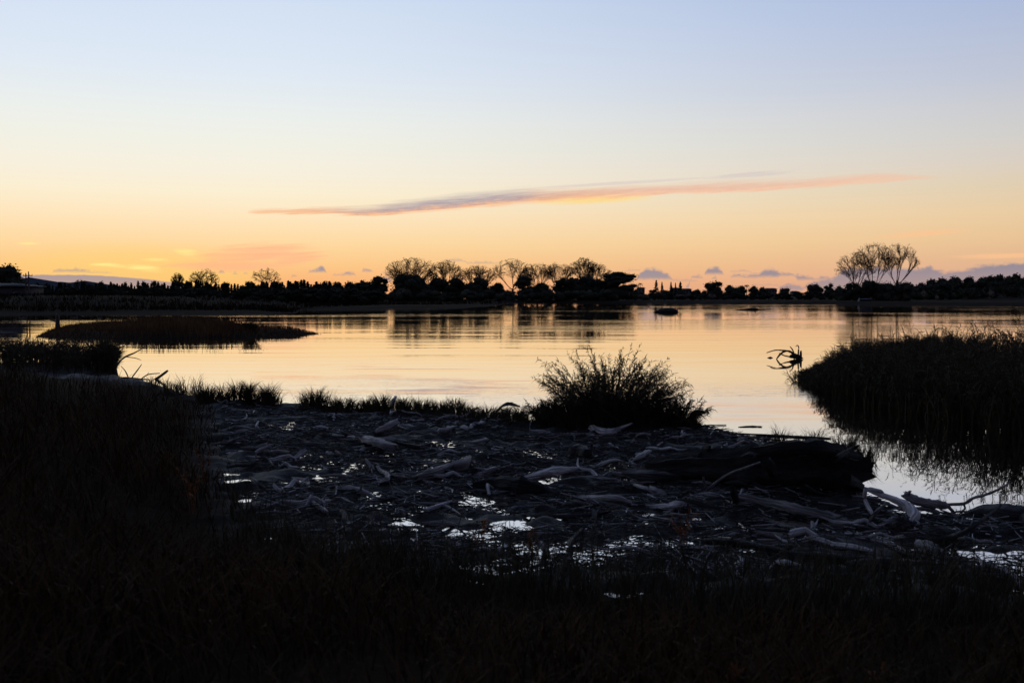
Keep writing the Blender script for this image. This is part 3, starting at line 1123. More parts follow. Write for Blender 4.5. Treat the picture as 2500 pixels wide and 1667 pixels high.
# --- evergreens of the grove (centre x, top y, width px, depth, label)
def evergreen(i, px, top, wpx, Yd, lab, name='evergreen_tree', group=None, n=24, base=0.12, mt='leaf', cat='tree', per=130):
    p = AT(px, 722, Yd)
    H = top_h(px, top, Yd)
    Wd = wpx * Yd / FPX
    rng = np.random.default_rng(200 + i)
    cr = leafy_crown(300 + i, dome_lobes(rng, H, Wd, n, base), 0.16 + 0.018 * H, per)
    return plant(name, cat, lab, px, Yd, [('trunk', trunk_mesh(H * 0.5, 0.03 * H, i), M['bark']), ('crown', cr, M[mt])], group)


for i, (px, top, wpx, Yd, lab) in enumerate([
        (893, 690, 46, 392, 'dark evergreen where the conifer row meets the grove'),
        (926, 670, 62, 390, 'pointed dark evergreen left of the big rounded one'),
        (998, 666, 118, 388, 'largest rounded dark evergreen in the grove'),
        (1062, 674, 58, 392, 'dark evergreen right of the largest rounded one'),
        (1108, 676, 78, 390, 'broad dark evergreen below the second bare tree'),
        (1166, 672, 76, 388, 'upright dark evergreen below the reddish bare tree'),
        (1214, 688, 50, 392, 'low evergreen in front of the stout forked tree'),
        (1322, 690, 56, 390, 'low evergreen right of the flat-topped pine'),
        (1382, 678, 74, 390, 'dark evergreen under the spindly bare tree'),
        (1428, 672, 96, 388, 'wide dark evergreen under the leafy poplar'),
        (1472, 684, 60, 392, 'low dark evergreen before the umbrella pine')]):
    evergreen(i, px, top, wpx, Yd, lab, group='dark evergreens of the middle grove')

# low bushes closing the foot of the grove
for i in range(17):
    px = 880 + i * 38 + random.uniform(-10, 10)
    evergreen(40 + i, px, 712 + random.uniform(-7, 5), 58, 376 + random.uniform(-4, 4), 'low dark bush along the foot of the middle grove', 'low_bush', 'bushes at the foot of the middle grove', 7, 0.2, cat='bush', per=110)


def umbrella_pine(seed, H, Wd, lay=7):
    rng = np.random.default_rng(seed)
    L = []
    for i in range(lay):
        a = 2 * math.pi * i / lay + rng.random()
        rr = Wd * 0.32 * (0.6 + 0.5 * rng.random())
        L.append((math.cos(a) * rr, math.sin(a) * rr, H * (0.62 + 0.25 * rng.random()), Wd * 0.19, H * 0.09))
    L += [(0, 0, H * 0.90, Wd * 0.26, H * 0.10), (Wd * 0.38, 0, H * 0.50, Wd * 0.14, H * 0.07), (-Wd * 0.34, 0.3, H * 0.62, Wd * 0.14, H * 0.07),
          (Wd * 0.12, 0, H * 0.70, Wd * 0.26, H * 0.16), (-Wd * 0.12, 0, H * 0.55, Wd * 0.24, H * 0.16), (Wd * 0.20, 0, H * 0.42, Wd * 0.28, H * 0.16), (0, 0, H * 0.26, Wd * 0.40, H * 0.26)]
    return leafy_crown(seed, L, 0.22, 240)


H = top_h(1508, 662, 386)
plant('umbrella_pine', 'tree', 'spreading flat-layered pine at the right end of the middle grove', 1508, 386, [('trunk', trunk_mesh(H * 0.6, 0.28, 5, 5, 3.0), M['bark']), ('crown', umbrella_pine(91, H, 100 * 386 / FPX), M['leaf'])], rz=0.0)
H = top_h(1278, 672, 388)
plant('umbrella_pine', 'tree', 'small flat-topped pine before the middle grove bare trees', 1278, 388, [('trunk', trunk_mesh(H * 0.7, 0.2, 6, 5, 2.0), M['bark']), ('crown', umbrella_pine(92, H, 54 * 388 / FPX), M['leaf'])], rz=0.5)

# --- the row of young conifers on the left
cvar = [conifer_crown(500 + i, 6.0, w, 520) for i, w in enumerate((2.2, 1.7, 2.6, 1.9, 3.0, 2.3))]
rvar = [leafy_crown(520 + i, dome_lobes(np.random.default_rng(520 + i), 5.0, w, 9, 0.15), 0.24, 90) for i, w in enumerate((3.2, 4.0, 3.4))]
ctr = trunk_mesh(5.0, 0.12, 9)
x_ = 92.0
i = 0
while x_ < 905:
    Yd = random.uniform(262, 285)
    want = 692 + random.uniform(-8, 7) + (4 if x_ < 200 else 0)
    Hh = top_h(x_, want, Yd)
    if random.random() < 0.70:
        s = Hh / 6.0
        plant('conifer', 'conifer', 'young dark conifer in the long row on the left shore', x_, Yd, [('trunk', ctr, M['bark']), ('crown', cvar[i % 6], M['conifer'])], 'conifers in the left shore row', (s * random.uniform(1.2, 1.7), s * 1.4, s))
    else:
        s = Hh / 5.0
        plant('round_tree', 'tree', 'small round dark tree in the left shore conifer row', x_, Yd, [('trunk', ctr, M['bark']), ('crown', rvar[i % 3], M['leaf'])], 'round trees in the left shore row', (s * 1.1, s * 1.1, s))
    x_ += random.uniform(4.5, 9.5)
    i += 1
# low scrub in front of that row
for i in range(48):
    px = 70 + i * 18 + random.uniform(-9, 9)
    Yd = random.uniform(236, 252)
    s = top_h(px, 706 + random.uniform(-6, 9), Yd) / 5.0
    plant('scrub_bush', 'bush', 'low dark scrub bush in front of the conifer row', px, Yd, [('stem', ctr, M['bark']), ('crown', rvar[i % 3], M['leaf'])], 'scrub in front of the conifer row', (s * 1.9, s * 1.9, s))

M['darkwall'] = mat('weatherboard', (0.07, 0.068, 0.066), 0.8, 0.2, (1.5, (0.05, 0.05, 0.05), (1, 1, 1)))
# --- far left: house, big tree, poles
evergreen(70, 8, 648, 112, 232, 'big round dark tree behind the roof at the far left', 'round_tree', n=20, per=260)
evergreen(71, -60, 652, 110, 236, 'dark round tree cut by the left picture edge', 'round_tree', n=18, per=220)


def house(name, label, px0, px1, y_ridge, y_eave, Yd, depth=8.0, windows=3, wallm='wall', group=None, hip=0.25):
    pc = AT((px0 + px1) / 2, 722, Yd)
    z0 = ground_z(pc[0], pc[1])
    w = (px1 - px0) * Yd / FPX
    ze = AT(px0, y_eave, Yd)[2] - z0
    zr = AT(px0, y_ridge, Yd)[2] - z0
    e = empty(name, (pc[0], pc[1], z0))
    tag(e, label, 'house', group)
    mb = MB()
    box(mb, -w / 2 + 0.5, w / 2 - 0.5, 0, depth, -1.0, ze)
    obj('wall', mb.mesh('wall'), M[wallm], e)
    mb = MB()
    h = w * hip
    V = [(-w / 2, -0.5, ze), (w / 2, -0.5, ze), (w / 2, depth + 0.5, ze), (-w / 2, depth + 0.5, ze), (-w / 2 + h, depth / 2, zr), (w / 2 - h, depth / 2, zr),
         (-w / 2, -0.5, ze + 0.18), (w / 2, -0.5, ze + 0.18), (w / 2, depth + 0.5, ze + 0.18), (-w / 2, depth + 0.5, ze + 0.18)]
    mb.add(V, [(7, 8, 5), (9, 6, 4)], [(6, 7, 5, 4), (8, 9, 4, 5), (0, 1, 7, 6), (1, 2, 8, 7), (2, 3, 9, 8), (3, 0, 6, 9), (0, 3, 2, 1)])
    obj('roof', mb.mesh('roof'), M['roof'], e)
    for j in range(windows):
        xc = -w / 2 + w * (j + 0.5) / windows
        mb = MB()
        box(mb, xc - 0.7, xc + 0.7, -0.06, 0.05, ze - 1.9, ze - 0.6)
        f = obj('window', mb.mesh('window'), M[wallm], e)
        mb = MB()
        box(mb, xc - 0.6, xc + 0.6, -0.09, -0.03, ze - 1.8, ze - 0.7)
        obj('pane', mb.mesh('pane'), M['glass'], f)
    return e


house('house', 'low house with grey hipped roof at the far left shore', -130, 62, 691, 700, 205, 9.0, 4, 'darkwall')
house('shed', 'small pale shed right of the low house at the far left', 50, 69, 701, 704, 212, 3.0, 1, 'wall')['category'] = 'shed'

pc = AT(67.5, 722, 196)
zg = ground_z(pc[0], pc[1])
e = empty('power_pole', (pc[0], pc[1], zg))
tag(e, 'twin timber power pole with two crossarms at the far left', 'pole')
S_ = 196 / FPX
for dx, top in ((-3.4, 667), (3.4, 663)):
    ht = AT(67.5, top, 196)[2] - zg
    obj('pole', tube([(dx * S_, 0, -0.5), (dx * S_, 0, ht * 0.5), (dx * S_, 0, ht)], [0.14, 0.13, 0.10], 7, 3, 0.02).mesh('pole'), M['timber'], e)
for y_, xa, xb in ((673, -9, 13.5), (679.6, -3.4, 13)):
    z_ = AT(67.5, y_, 196)[2] - zg
    mb = MB()
    box(mb, xa * S_, xb * S_, -0.22, -0.12, z_ - 0.07, z_ + 0.07)
    arm = obj('crossarm', mb.mesh('crossarm'), M['timber'], e)
    for xi in np.linspace(xa + 0.5, xb - 0.5, 4):
        mb = MB()
        box(mb, xi * S_ - 0.05, xi * S_ + 0.05, -0.21, -0.13, z_ + 0.07, z_ + 0.25)
        obj('insulator', mb.mesh('insulator'), M['white'], arm)

# --- the town shore between the grove and the right trees
for k_, (px0, px1, yr, ye, lab, wn) in enumerate([
        (1556, 1576, 701, 704, 'boxy pale house right of the umbrella pine', 2),
        (1638, 1662, 702, 705, 'wide flat-roofed house between the tiered pines', 3),
        (1666, 1690, 704, 707, 'pale walled house right of the dense pine', 3),
        (1870, 1898, 703, 706, 'long house on the rise left of the pale gable', 4),
        (1934, 1952, 710, 714, 'small house with pale gable on the far shore', 2),
        (1696, 1710, 708, 712, 'low grey house left of the dark rounded trees', 2)]):
    house('house', lab, px0, px1, yr, ye, 640 + 12 * k_, 8.0, wn, 'wall', 'houses on the far shore', 0.15)
nf1 = norfolk_crown(700, 10.0, 4.6)
nf2 = norfolk_crown(701, 10.0, 4.0, 11)
ctn = trunk_mesh(9.0, 0.16, 12)
for px, top, me, lab, sc in ((1602, 685, nf1, 'leftmost tiered pine on the far shore, standing clear', 1.0), (1616, 689, nf2, 'slim tiered pine next to the clear-standing one', 0.8), (1638, 689, nf2, 'slim tiered pine above the flat-roofed house', 0.8), (1649, 691, nf2, 'faint thin tiered pine behind the flat-roofed house', 0.6)):
    s = top_h(px, top, 600) / 10.0
    plant('tiered_pine', 'pine', lab, px, 600, [('trunk', ctn, M['bark']), ('crown', me, M['conifer'])], 'tiered pines on the far shore', (s * sc, s * sc, s))
s = top_h(1661, 688, 596) / 6.0
plant('dense_pine', 'pine', 'dense dark spire-shaped tree beside the flat-roofed house', 1661, 596, [('trunk', ctr, M['bark']), ('crown', cvar[4], M['conifer'])], None, s)
for j, (px, top, r_, lab) in enumerate(((1563, 691, 2.0, 'palm beside the boxy pale house'), (1823, 695, 2.2, 'lone palm standing over the far town trees'), (1780, 695, 1.6, 'small palm right of the rounded dark trees'))):
    H = top_h(px, top, 620)
    plant('palm_tree', 'palm', lab, px, 620, [('trunk', trunk_mesh(H - 0.6, 0.16, 30 + j), M['bark'])], 'palms on the far shore')
    p = AT(px, 722, 620)
    o = bpy.data.objects[-1] if False else None
for o in [o for o in COL.objects if o.name.startswith('palm_tree')]:
    tr_ = o.children[0]
    zt = max(v.co.z for v in tr_.data.vertices)
    c = obj('crown', palm_crown(50, 2.0), M['conifer'], o, (0, 0, zt))
for i, (px, top, wpx, Yd, lab) in enumerate([
        (1735, 690, 46, 560, 'left one of the two big rounded trees in the town shore'),
        (1752, 685, 44, 556, 'taller rounded dark tree in the middle of the town shore'),
        (1782, 697, 50, 562, 'broad low tree right of the big rounded pair'),
        (1812, 697, 30, 570, 'round tree left of the lone palm'),
        (1840, 696, 34, 570, 'round tree right of the lone palm'),
        (1862, 700, 30, 566, 'small round tree left of the long house'),
        (1918, 703, 34, 560, 'small dark tree between the long house and pale gable'),
        (1988, 694, 44, 548, 'feathery dark tree right of the pale gable'),
        (2028, 691, 34, 545, 'rounded dark tree left of the right bank trees'),
        (2050, 699, 36, 540, 'low dark tree just left of the right bank trees'),
        (1545, 708, 40, 560, 'low dark tree right beside the umbrella pine'),
        (1590, 707, 26, 600, 'small dark tree left of the clear-standing pine'),
        (1625, 708, 30, 590, 'low dark tree between the slim tiered pines'),
        (1702, 706, 26, 590, 'low dark tree before the low grey house')]):
    evergreen(90 + i, px, top, wpx, Yd, lab, 'town_tree', 'dark trees on the town shore', 10, 0.12, per=110)
# hedge-like scrub along that shore
svar = rvar
for i in range(44):
    px = 1490 + i * 13 + random.uniform(-6, 6)
    Yd = random.uniform(395, 430)
    s = top_h(px, 713 + random.uniform(-5, 7), Yd) / 5.0
    plant('shore_bush', 'bush', 'low dark bush in the band along the far town shore', px, Yd, [('stem', ctr, M['bark']), ('crown', svar[i % 3], M['leaf'])], 'bushes along the far town shore', (s * 2.0, s * 2.0, s))
for j, (px, py, w_, Yd, lab) in enumerate(((1570, 720, 26, 385, 'pale feathery bush below the boxy house'), (1668, 723, 34, 380, 'pale low bush below the dense pine'), (1738, 723, 22, 382, 'pale low bush under the rounded town trees'),
                                           (2254, 711, 16, 320, 'pale pink flowering bush right of the three bare trees'), (2288, 728, 14, 330, 'small pale plume bush low on the right bank'), (2420, 712, 22, 360, 'pale bush on the face of the wooded hill'))):
    H = max(0.8, top_h(px, py - 5, Yd))
    Wd = w_ * Yd / FPX
    plant('pale_bush', 'bush', lab, px, Yd, [('stem', trunk_mesh(H * 0.5, 0.05, j), M['bark']), ('crown', leafy_crown(800 + j, [(random.uniform(-.4, .4) * Wd, 0, H * random.uniform(0.6, 0.85), Wd * 0.22, H * 0.2) for q in range(5)], 0.2, 60, 0.6), M['pampas'])], 'pale bushes on the far shore')

# --- bushes at the foot of the three bare trees
for i, (px, top, wpx, Yd, lab) in enumerate([
        (2088, 690, 60, 358, 'dark bush under the left bare tree of the right bank'),
        (2120, 684, 66, 356, 'tall dark bush under the middle bare tree of the right bank'),
        (2165, 694, 70, 356, 'dark bush between the middle and right bare trees'),
        (2205, 690, 60, 354, 'dark bush right of the dark-trunked bare tree'),
        (2062, 704, 46, 360, 'low dark bush left of the three bare trees')]):
    evergreen(120 + i, px, top, wpx, Yd, lab, 'foot_bush', 'bushes under the right bank trees', 12, 0.1, per=220, cat='bush')
# --- the wooded hill
hv_ = [leafy_crown(840 + i, dome_lobes(np.random.default_rng(840 + i), 5.0, w, 9, 0.15), 0.34, 90) for i, w in enumerate((5.5, 6.5, 5.0))]
prof = [(2195, 700), (2230, 692), (2270, 684), (2330, 679), (2400, 675), (2460, 673), (2500, 667), (2600, 664), (2700, 660)]
for i in range(62):
    row = i % 3
    px = 2205 + (i // 3) * 23 + random.uniform(-9, 9)
    Yd = (500, 450, 405)[row] + random.uniform(-12, 12)
    want = np.interp(px, [q[0] for q in prof], [q[1] for q in prof]) + (0, 12, 24)[row] + random.uniform(-2.5, 3.0)
    s = max(0.4, top_h(px, want, Yd) / 5.0)
    plant('hill_tree', 'tree', 'dark bushy tree on the wooded hill at the right', px, Yd, [('trunk', ctr, M['bark']), ('crown', hv_[i % 3], M['leaf'])], 'trees of the wooded hill', (max(s, 1.1), max(s, 1.1), s))

# --- boat drawn up on the far bank
Yb = 318
pb = AT(2114, 741, Yb)
zb = ground_z(pb[0], pb[1])
S_ = Yb / FPX
e = empty('small_boat', (pb[0], pb[1], max(zb, 0.1) + 0.05), 0.0)
tag(e, 'small covered boat lying on the bank below the three bare trees', 'boat')
L_ = 30 * S_
prof_x = np.linspace(-0.5, 0.5, 9)
V, Q = [], []
for j, q in enumerate(prof_x):
    wv = 0.65 * math.sqrt(max(0.02, 1 - (max(0, q + 0.1) / 0.62) ** 2))
    zt = 0.62 + 0.2 * max(0, q)
    V += [(q * L_, -wv, zt), (q * L_, -wv * 0.6, 0.05), (q * L_, wv * 0.6, 0.05), (q * L_, wv, zt)]
    if j:
        b_ = 4 * j
        Q += [(b_ - 4, b_ - 3, b_ + 1, b_), (b_ - 3, b_ - 2, b_ + 2, b_ + 1), (b_ - 2, b_ - 1, b_ + 3, b_ + 2)]
Q += [(0, 3, 2, 1), (32, 33, 34, 35)]
obj('hull', np_mesh('hull', V, np.array(Q)), M['bluegrey'], e)
V2, Q2 = [], []
for j, q in enumerate(prof_x):
    wv = 0.66 * math.sqrt(max(0.02, 1 - (max(0, q + 0.1) / 0.62) ** 2))
    zt = 0.63 + 0.2 * max(0, q)
    V2 += [(q * L_, -wv, zt), (q * L_, 0, zt + 0.35 * (1 - abs(q))), (q * L_, wv, zt)]
    if j:
        b_ = 3 * j
        Q2 += [(b_ - 3, b_, b_ + 1, b_ - 2), (b_ - 2, b_ + 1, b_ + 2, b_ - 1)]
obj('cover', np_mesh('cover', V2, np.array(Q2)), M['bluegrey'], e)
iv, if_ = ico()
obj('outboard_motor', np_mesh('outboard', iv * [0.22, 0.2, 0.30] + [-L_ * 0.5 - 0.2, 0, 0.80], if_, True), M['white'], e)
pbu = AT(2096, 740, Yb - 3)
bu = obj('mooring_buoy', np_mesh('buoy', np.vstack([iv * [0.32, 0.32, 0.28] + [0, 0, 0.26], iv * [0.08, 0.08, 0.12] + [0, 0, 0.58]]), np.vstack([if_, if_ + len(iv)]), True), M['white'], None, (pbu[0], pbu[1], max(ground_z(pbu[0], pbu[1]), 0.0)))
tag(bu, 'white round buoy lying left of the covered boat', 'buoy')
# ------------------------------------------------------------------ reeds, rushes and grass
def arcs(B, Hh, phi, lean, droop, k=5):
    """centre lines of stems: B (n,3), heights, azimuth, lean and droop -> (n,k,3)"""
    t_ = np.linspace(0, 1, k)[None, :]
    out_ = (lean[:, None] * t_ ** 1.6) * Hh[:, None]
    up_ = Hh[:, None] * (t_ - droop[:, None] * t_ ** 2.6)
    P = np.zeros((len(B), k, 3))
    P[:, :, 0] = B[:, 0:1] + np.cos(phi)[:, None] * out_
    P[:, :, 1] = B[:, 1:2] + np.sin(phi)[:, None] * out_
    P[:, :, 2] = B[:, 2:3] + up_
    return P


def blade_mesh(name, B, Hh, phi, lean, droop, width, rng, k=5, tip=0.12):
    P = arcs(B, Hh, phi, lean, droop, k)
    a = phi + math.pi / 2 + rng.normal(size=len(B)) * 0.6
    side = np.stack([np.cos(a), np.sin(a), 0 * a], axis=1)
    prof_ = np.interp(np.linspace(0, 1, k), [0, 0.35, 0.8, 1], [0.7, 1, 0.6, tip])
    V, Q = ribbons(P, width[:, None] * prof_[None], side)
    return np_mesh(name, V, Q), P


def leaves_on(P, n_each, lmin, lmax, width, rng, t0=0.35, hang=0.5):
    """small lance leaves sprouting along stems"""
    n, k, _ = P.shape
    S = np.repeat(np.arange(n), n_each)
    m = len(S)
    t_ = (t0 + (1 - t0) * rng.random(m) ** 0.8) * (k - 1)
    i = np.clip(t_.astype(int), 0, k - 2)
    f = (t_ - i)[:, None]
    C = P[S, i] * (1 - f) + P[S, i + 1] * f
    D = P[S, i + 1] - P[S, i]
    D /= np.linalg.norm(D, axis=1, keepdims=True) + 1e-9
    r = rng.normal(size=(m, 3))
    D = D * 0.9 + r / np.linalg.norm(r, axis=1, keepdims=True) * 0.75
    D /= np.linalg.norm(D, axis=1, keepdims=True)
    L = (lmin + (lmax - lmin) * rng.random(m))[:, None]
    A = C + D * L * 0.5
    E = C + D * L + np.array([0, 0, -1.0]) * L * hang * rng.random((m, 1))
    Q3 = np.stack([C, A, E], axis=1)
    sd_ = np.cross(D, rng.normal(size=(m, 3)))
    sd_ /= np.linalg.norm(sd_, axis=1, keepdims=True) + 1e-9
    return ribbons(Q3, np.tile(np.array([0.35, 1.0, 0.1]) * width, (m, 1)), sd_)


def pts_in(P, n, rng, edge=None):
    x0, y0 = P.min(0)
    x1, y1 = P.max(0)
    o_ = []
    c = 0
    while c < n:
        x = rng.uniform(x0, x1, n * 2)
        y = rng.uniform(y0, y1, n * 2)
        s = sdist(x, y, P)
        k_ = s > 0
        if edge is not None:
            k_ &= (s < edge)
        o_.append(np.stack([x[k_], y[k_]], 1))
        c += k_.sum()
        if len(o_) > 60:
            break
    return np.concatenate(o_)[:n]


def base3(XY):
    h_ = height(XY[:, 0], XY[:, 1])[0]
    return np.column_stack([XY, np.maximum(h_, -0.05) - 0.02])


# --- the big reed bed at the right (one mass nobody could count)
rng = np.random.default_rng(101)
vis = REEDR.copy()
vis[:, 0] = np.clip(vis[:, 0], -50, 17)
XY = np.vstack([pts_in(vis, 1500, rng), pts_in(vis, 900, rng, 1.2)])
B = base3(XY)
n = len(B)
def reed_top(B_):
    """how tall the bed grows: low at its point, man-high along the near edge"""
    px_ = 1250 + FPX * B_[:, 0] / B_[:, 1]
    yt = np.interp(px_, [1985, 2020, 2070, 2130, 2300, 2500], [908, 880, 848, 832, 818, 804])
    return np.clip(2.6 - (yt - 722) * B_[:, 1] / FPX, 0.4, 1.95) * (1 + 0.22 * fbm(B_[:, 0], B_[:, 1], 1.6, 2))


Hh = reed_top(B) * (0.55 + 0.50 * rng.random(n)) * np.where(rng.random(n) < 0.22, 1.0 + 0.32 * rng.random(n), 1.0)
s_edge = sdist(B[:, 0], B[:, 1], REEDR)
front = np.exp(-s_edge / 0.8)
phi = rng.random(n) * 6.28
phi = np.where(rng.random(n) < front, math.pi + rng.normal(size=n) * 0.7 + 0.5, phi)
lean = 0.15 + 0.25 * rng.random(n) + 0.55 * front * rng.random(n)
me, P = blade_mesh('stems', B, Hh, phi, lean, 0.08 + 0.15 * rng.random(n), np.full(n, 0.007), rng, 6)
V1, Q1 = leaves_on(P, 16, 0.12, 0.38, 0.008, rng, 0.12)
V2, Q2 = leaves_on(P[:, -3:], 10, 0.04, 0.11, 0.007, rng, 0.3, 0.8)
mbr = MB()
Vs, Qs = np.zeros(n), None
mbr.add(V1, None, Q1)
mbr.add(V2, None, Q2)
co = np.empty(len(me.vertices) * 3, dtype=np.float32)
me.vertices.foreach_get('co', co)
qv = np.empty(len(me.loops), dtype=np.int32)
me.loops.foreach_get('vertex_index', qv)
mbr.add(co.reshape(-1, 3), None, qv.reshape(-1, 4))
# arching stems that lean out over the water round the edge and the point
edge_px = [(1994, 922), (1992, 930), (2006, 941), (2030, 953), (2090, 971), (2200, 1000), (2350, 1029), (2520, 1060)]
ew = np.array([G(*q_)[:2] for q_ in edge_px])
tt_ = np.concatenate([rng.random(420) * 2.2, rng.random(900) * (len(ew) - 1)])
ii_ = np.clip(tt_.astype(int), 0, len(ew) - 2)
ff_ = (tt_ - ii_)[:, None]
XY = ew[ii_] * (1 - ff_) + ew[ii_ + 1] * ff_ + rng.normal(size=(len(tt_), 2)) * 0.22
B = base3(XY)
n = len(B)
tipw = np.exp(-tt_ / 1.2)
phi = np.where(rng.random(n) < 0.35 + 0.6 * tipw, math.pi + 0.35 + rng.normal(size=n) * 0.45, -math.pi / 2 - 0.5 + rng.normal(size=n) * 0.6)
me2, P2 = blade_mesh('edge', B, reed_top(B) * (0.45 + 0.58 * rng.random(n)), phi, 0.15 + 0.42 * rng.random(n), 0.10 + 0.40 * rng.random(n), np.full(n, 0.007), rng, 7)
V1, Q1 = leaves_on(P2, 12, 0.10, 0.32, 0.008, rng, 0.1, 0.8)
mbr.add(V1, None, Q1)
co = np.empty(len(me2.vertices) * 3, dtype=np.float32)
me2.vertices.foreach_get('co', co)
qv = np.empty(len(me2.loops), dtype=np.int32)
me2.loops.foreach_get('vertex_index', qv)
mbr.add(co.reshape(-1, 3), None, qv.reshape(-1, 4))
# short dense sward inside
XY = np.vstack([pts_in(vis, 5200, rng), XY])
B = base3(XY)
n = len(B)
m2, _ = blade_mesh('sward', B, np.minimum(0.75 + 0.5 * rng.random(n), reed_top(B) * 0.85), rng.random(n) * 6.28, 0.1 + 0.4 * rng.random(n), 0.2 * rng.random(n), np.full(n, 0.016), rng, 4)
co = np.empty(len(m2.vertices) * 3, dtype=np.float32)
m2.vertices.foreach_get('co', co)
qv = np.empty(len(m2.loops), dtype=np.int32)
m2.loops.foreach_get('vertex_index', qv)
mbr.add(co.reshape(-1, 3), None, qv.reshape(-1, 4))
tag(obj('reeds', mbr.mesh('reeds'), M['reed']), 'dense dark reed bed leaning over the water at the right', 'reeds', kind='stuff')


# --- the big leafy reed clump in the middle
def reed_clump(name, label, px, py, wpx, hpx, nst, seed, leafn=26, group=None):
    c = G(px, py, 0.08)
    rng = np.random.default_rng(seed)
    S_ = math.hypot(c[0], c[1]) / FPX
    rad, hh = wpx * 0.5 * S_, hpx * S_
    e = empty(name, (c[0], c[1], 0.0))
    tag(e, label, 'reeds', group)
    phi = rng.random(nst) * 6.28
    q = np.sqrt(rng.random(nst))
    B = np.column_stack([np.cos(phi) * rad * 0.42 * q, np.sin(phi) * rad * 0.30 * q, np.zeros(nst)])
    phi = phi + rng.normal(size=nst) * 0.5
    lean = 0.10 + 0.85 * q ** 1.5 * (0.45 + 0.75 * rng.random(nst))
    H_ = hh * (0.62 + 0.46 * rng.random(nst)) * (1.04 - 0.42 * q ** 2)
    lop = 1 + 0.14 * np.sin(phi * 3 + seed) + 0.10 * np.sin(phi * 7 + 2)      # uneven, gappy outline
    H_ = H_ * np.clip(lop, 0.6, 1.3) * np.where(rng.random(nst) < 0.06, 1.16, 1.0)
    lean = lean * np.where(np.cos(phi) > 0.3, 1.18, 1.0)
    me, P = blade_mesh('stems', B, H_, phi, lean, 0.06 + 0.20 * q * rng.random(nst), np.full(nst, 0.006), rng, 7)
    obj('stems', me, M['reed'], e)
    V, Q = leaves_on(P, leafn, 0.07, 0.20, 0.0065, rng, 0.22, 0.7)
    obj('leaves', np_mesh('leaves', V, Q), M['reed'], e)
    V, Q = leaves_on(P[:, -3:], 14, 0.03, 0.085, 0.007, rng, 0.25, 0.9)
    obj('seed_heads', np_mesh('seed_heads', V, Q), M['reed'], e)
    nb = nst * 4
    a = rng.random(nb) * 6.28
    q = np.sqrt(rng.random(nb))
    B = np.column_stack([np.cos(a) * rad * 0.72 * q, np.sin(a) * rad * 0.45 * q, np.zeros(nb)])
    me, _ = blade_mesh('base_leaves', B, hh * (0.30 + 0.34 * rng.random(nb)) * (1.05 - 0.4 * q), a + rng.normal(size=nb) * 0.6, 0.2 + 0.7 * rng.random(nb) * q, 0.35 * rng.random(nb), np.full(nb, 0.010), rng, 5)
    obj('base_leaves', me, M['reed'], e)
    return e


reed_clump('reed_clump', 'big feathery reed clump standing alone at the water edge', 1488, 1030, 440, 178, 430, 31, 30)
reed_clump('reed_clump', 'low leafy reeds trailing left from the big clump', 1340, 1030, 150, 62, 120, 32, 22)
reed_clump('reed_clump', 'low leafy reeds trailing right from the big clump', 1655, 1034, 150, 74, 120, 33, 22)

# --- reeds at the left
rng = np.random.default_rng(102)
vl = REEDL.copy()
vl[:, 0] = np.clip(vl[:, 0], -22, 50)
XY = np.vstack([pts_in(vl, 1700, rng), pts_in(poly_px([(232, 914), (286, 916), (286, 900), (250, 896)]), 500, rng)])
B = base3(XY)
n = len(B)
gap = 0.55 + 0.45 * ss(fbm(B[:, 0], B[:, 1] * 0.3, 1.6, 2), -0.25, 0.25)
gap = np.where(np.abs(B[:, 0] + 12.6) < 1.4, 1.0, gap)
me, P = blade_mesh('stems', B, 0.88 * gap * (0.7 + 0.45 * rng.random(n)), rng.random(n) * 6.28, 0.06 + 0.25 * rng.random(n), 0.15 * rng.random(n), np.full(n, 0.010), rng, 5)
mbl = MB()
co = np.empty(len(me.vertices) * 3, dtype=np.float32)
me.vertices.foreach_get('co', co)
qv = np.empty(len(me.loops), dtype=np.int32)
me.loops.foreach_get('vertex_index', qv)
mbl.add(co.reshape(-1, 3), None, qv.reshape(-1, 4))
V, Q = leaves_on(P, 9, 0.15, 0.40, 0.011, rng, 0.1)
mbl.add(V, None, Q)
tag(obj('reeds', mbl.mesh('reeds'), M['reed']), 'dark reeds in shallow water at the left, ending upright', 'reeds', kind='stuff')

# --- island grass
rng = np.random.default_rng(103)
XY = pts_in(ISLE, 9000, rng)
B = base3(XY)
n = len(B)
pxs = 1250 + FPX * B[:, 0] / B[:, 1]
hcap = np.interp(pxs, [80, 120, 180, 250, 300, 340, 380, 560, 610, 640, 700, 790], [0.15, 0.26, 0.34, 0.40, 0.55, 0.74, 0.86, 0.82, 0.5, 0.36, 0.3, 0.12])
hcap = hcap * (0.8 + 0.5 * fbm(B[:, 0], B[:, 1], 2.5, 3))
me, _ = blade_mesh('grass', B, hcap * (0.65 + 0.5 * rng.random(n)), rng.random(n) * 6.28, 0.1 + 0.35 * rng.random(n), 0.2 * rng.random(n), np.full(n, 0.022), rng, 4)
tag(obj('grass', me, M['islandgrass']), 'brown marsh grass covering the low island', 'grass', kind='stuff')
p = G(612, 812, 0.2)
rngb = np.random.default_rng(8)
e = empty('spiky_bush', (p[0], p[1], 0.1))
tag(e, 'spiky rounded bush at the right end of the island grass', 'bush')
n = 160
phi = rngb.random(n) * 6.28
me, P = blade_mesh('stems', np.column_stack([rngb.normal(size=(n, 2)) * 0.12, np.zeros(n)]), 0.95 * (0.6 + 0.45 * rngb.random(n)), phi, 0.2 + 0.8 * rngb.random(n), 0.1 * rngb.random(n), np.full(n, 0.014), rngb, 4)
obj('stems', me, M['reed'], e)
V, Q = leaves_on(P, 8, 0.06, 0.16, 0.014, rngb, 0.4)
obj('leaves', np_mesh('leaves', V, Q), M['reed'], e)

